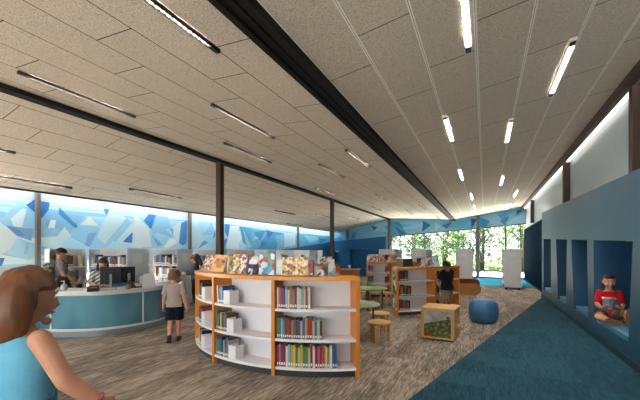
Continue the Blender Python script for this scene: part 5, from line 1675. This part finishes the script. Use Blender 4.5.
def print_on(pts, sx, sz, x0, z0, name):
    mb = MB()
    for c_, r_ in pts:
        q4 = []
        for dx, dz_ in ((0, 0), (1, 0), (1, 1), (0, 1)):
            x = x0 - (c_ + dx) * sx; z = z0 + (r_ + dz_) * sz
            hit = bv.ray_cast(V3(x, 1, z), V3(0, -1, 0))
            q4.append(hit[0] + V3(0, .0022, 0) if hit[0] else None)
        if all(q4): mb.add(q4, [(0, 1, 2, 3)])
    if mb.v: part(name, mb, mat(name + '_print', '#e9e6e2', .8), t)


px, wd = letter_pixels('MAGICAL', 0)
print_on(px, .0042, .0068, .058, .352, 'shirt_lettering')
print_on([(c_, r_) for c_ in range(8) for r_ in range(8) if not (c_ in (3, 4) and r_ < 4) and not (r_ == 7 and c_ in (0, 7))], .0042, .0046, .098, .350, 'shirt_emblem')
print_on([(c_, r_) for c_ in range(30) for r_ in range(2) if c_ % 4], .0042, .005, .058, .332, 'shirt_small_print')
# her open book
bk = thing('open_book', 'open grey picture book held by the reading girl', 'book', (GL[0], GL[1], GL[2]), rad(172))
K = Matrix.Translation((0, .345, .225)) @ Matrix.Rotation(rad(38), 4, 'X')
for s in (-1, 1):
    W_ = Matrix.Rotation(-s * .16, 4, 'Y')
    part('cover', MB().box((min(0, s * .125), -.002, -.02), (max(0, s * .125), .004, .165), M=K @ W_), cloth('grey_blue_cover' if s > 0 else 'dark_cover', '#5f6e7c' if s > 0 else '#3b4048'), bk)
    part('page_block', MB().box((min(0, s * .120), -.012, -.014), (max(0, s * .120), -.0025, .160), M=K @ W_), M['pages'], bk)
# ================================================================== daylight, camera, output
w = bpy.data.worlds.new('sky'); scene.world = w; w.use_nodes = True
nt = w.node_tree; bg = nt.nodes['Background']
sk = nt.nodes.new('ShaderNodeTexSky'); sk.sky_type = 'HOSEK_WILKIE'; sk.turbidity = 4.5; sk.ground_albedo = .35
sk.sun_direction = Vector((-.8, .0, .6)).normalized()
mixn = nt.nodes.new('ShaderNodeMix'); mixn.data_type = 'RGBA'; mixn.inputs[0].default_value = .65
nt.links.new(sk.outputs[0], mixn.inputs[6]); mixn.inputs[7].default_value = (.9, .96, 1.0, 1)
nt.links.new(mixn.outputs[2], bg.inputs[0]); bg.inputs[1].default_value = 2.4

sun = bpy.data.lights.new('sun', 'SUN'); sun.energy = 42.0; sun.angle = rad(1.0); sun.color = (1, .95, .86)
so_ = bpy.data.objects.new('sun', sun); COL.objects.link(so_)
so_.rotation_euler = Vector((.8, .0, -.6)).to_track_quat('-Z', 'Y').to_euler()

cam = bpy.data.cameras.new('camera'); co = bpy.data.objects.new('camera', cam); COL.objects.link(co)
co.location = (0, 0, EYE); co.rotation_euler = (PI / 2, 0, YAW)
cam.sensor_fit = 'HORIZONTAL'; cam.sensor_width = 36; cam.lens = FPX / 640 * 36; cam.shift_y = (HORIZON - 200) / 640
cam.clip_start = .05; cam.clip_end = 300
scene.camera = co
scene.view_settings.view_transform = 'Standard'; scene.view_settings.look = 'None'; scene.view_settings.gamma = 1
scene.view_settings.use_curve_mapping = False
scene.view_settings.exposure = 1.75
scene.cycles.diffuse_bounces = 5; scene.cycles.max_bounces = 10; scene.cycles.transparent_max_bounces = 12
scene.cycles.caustics_reflective = False; scene.cycles.caustics_refractive = False
scene.cycles.sample_clamp_indirect = 6
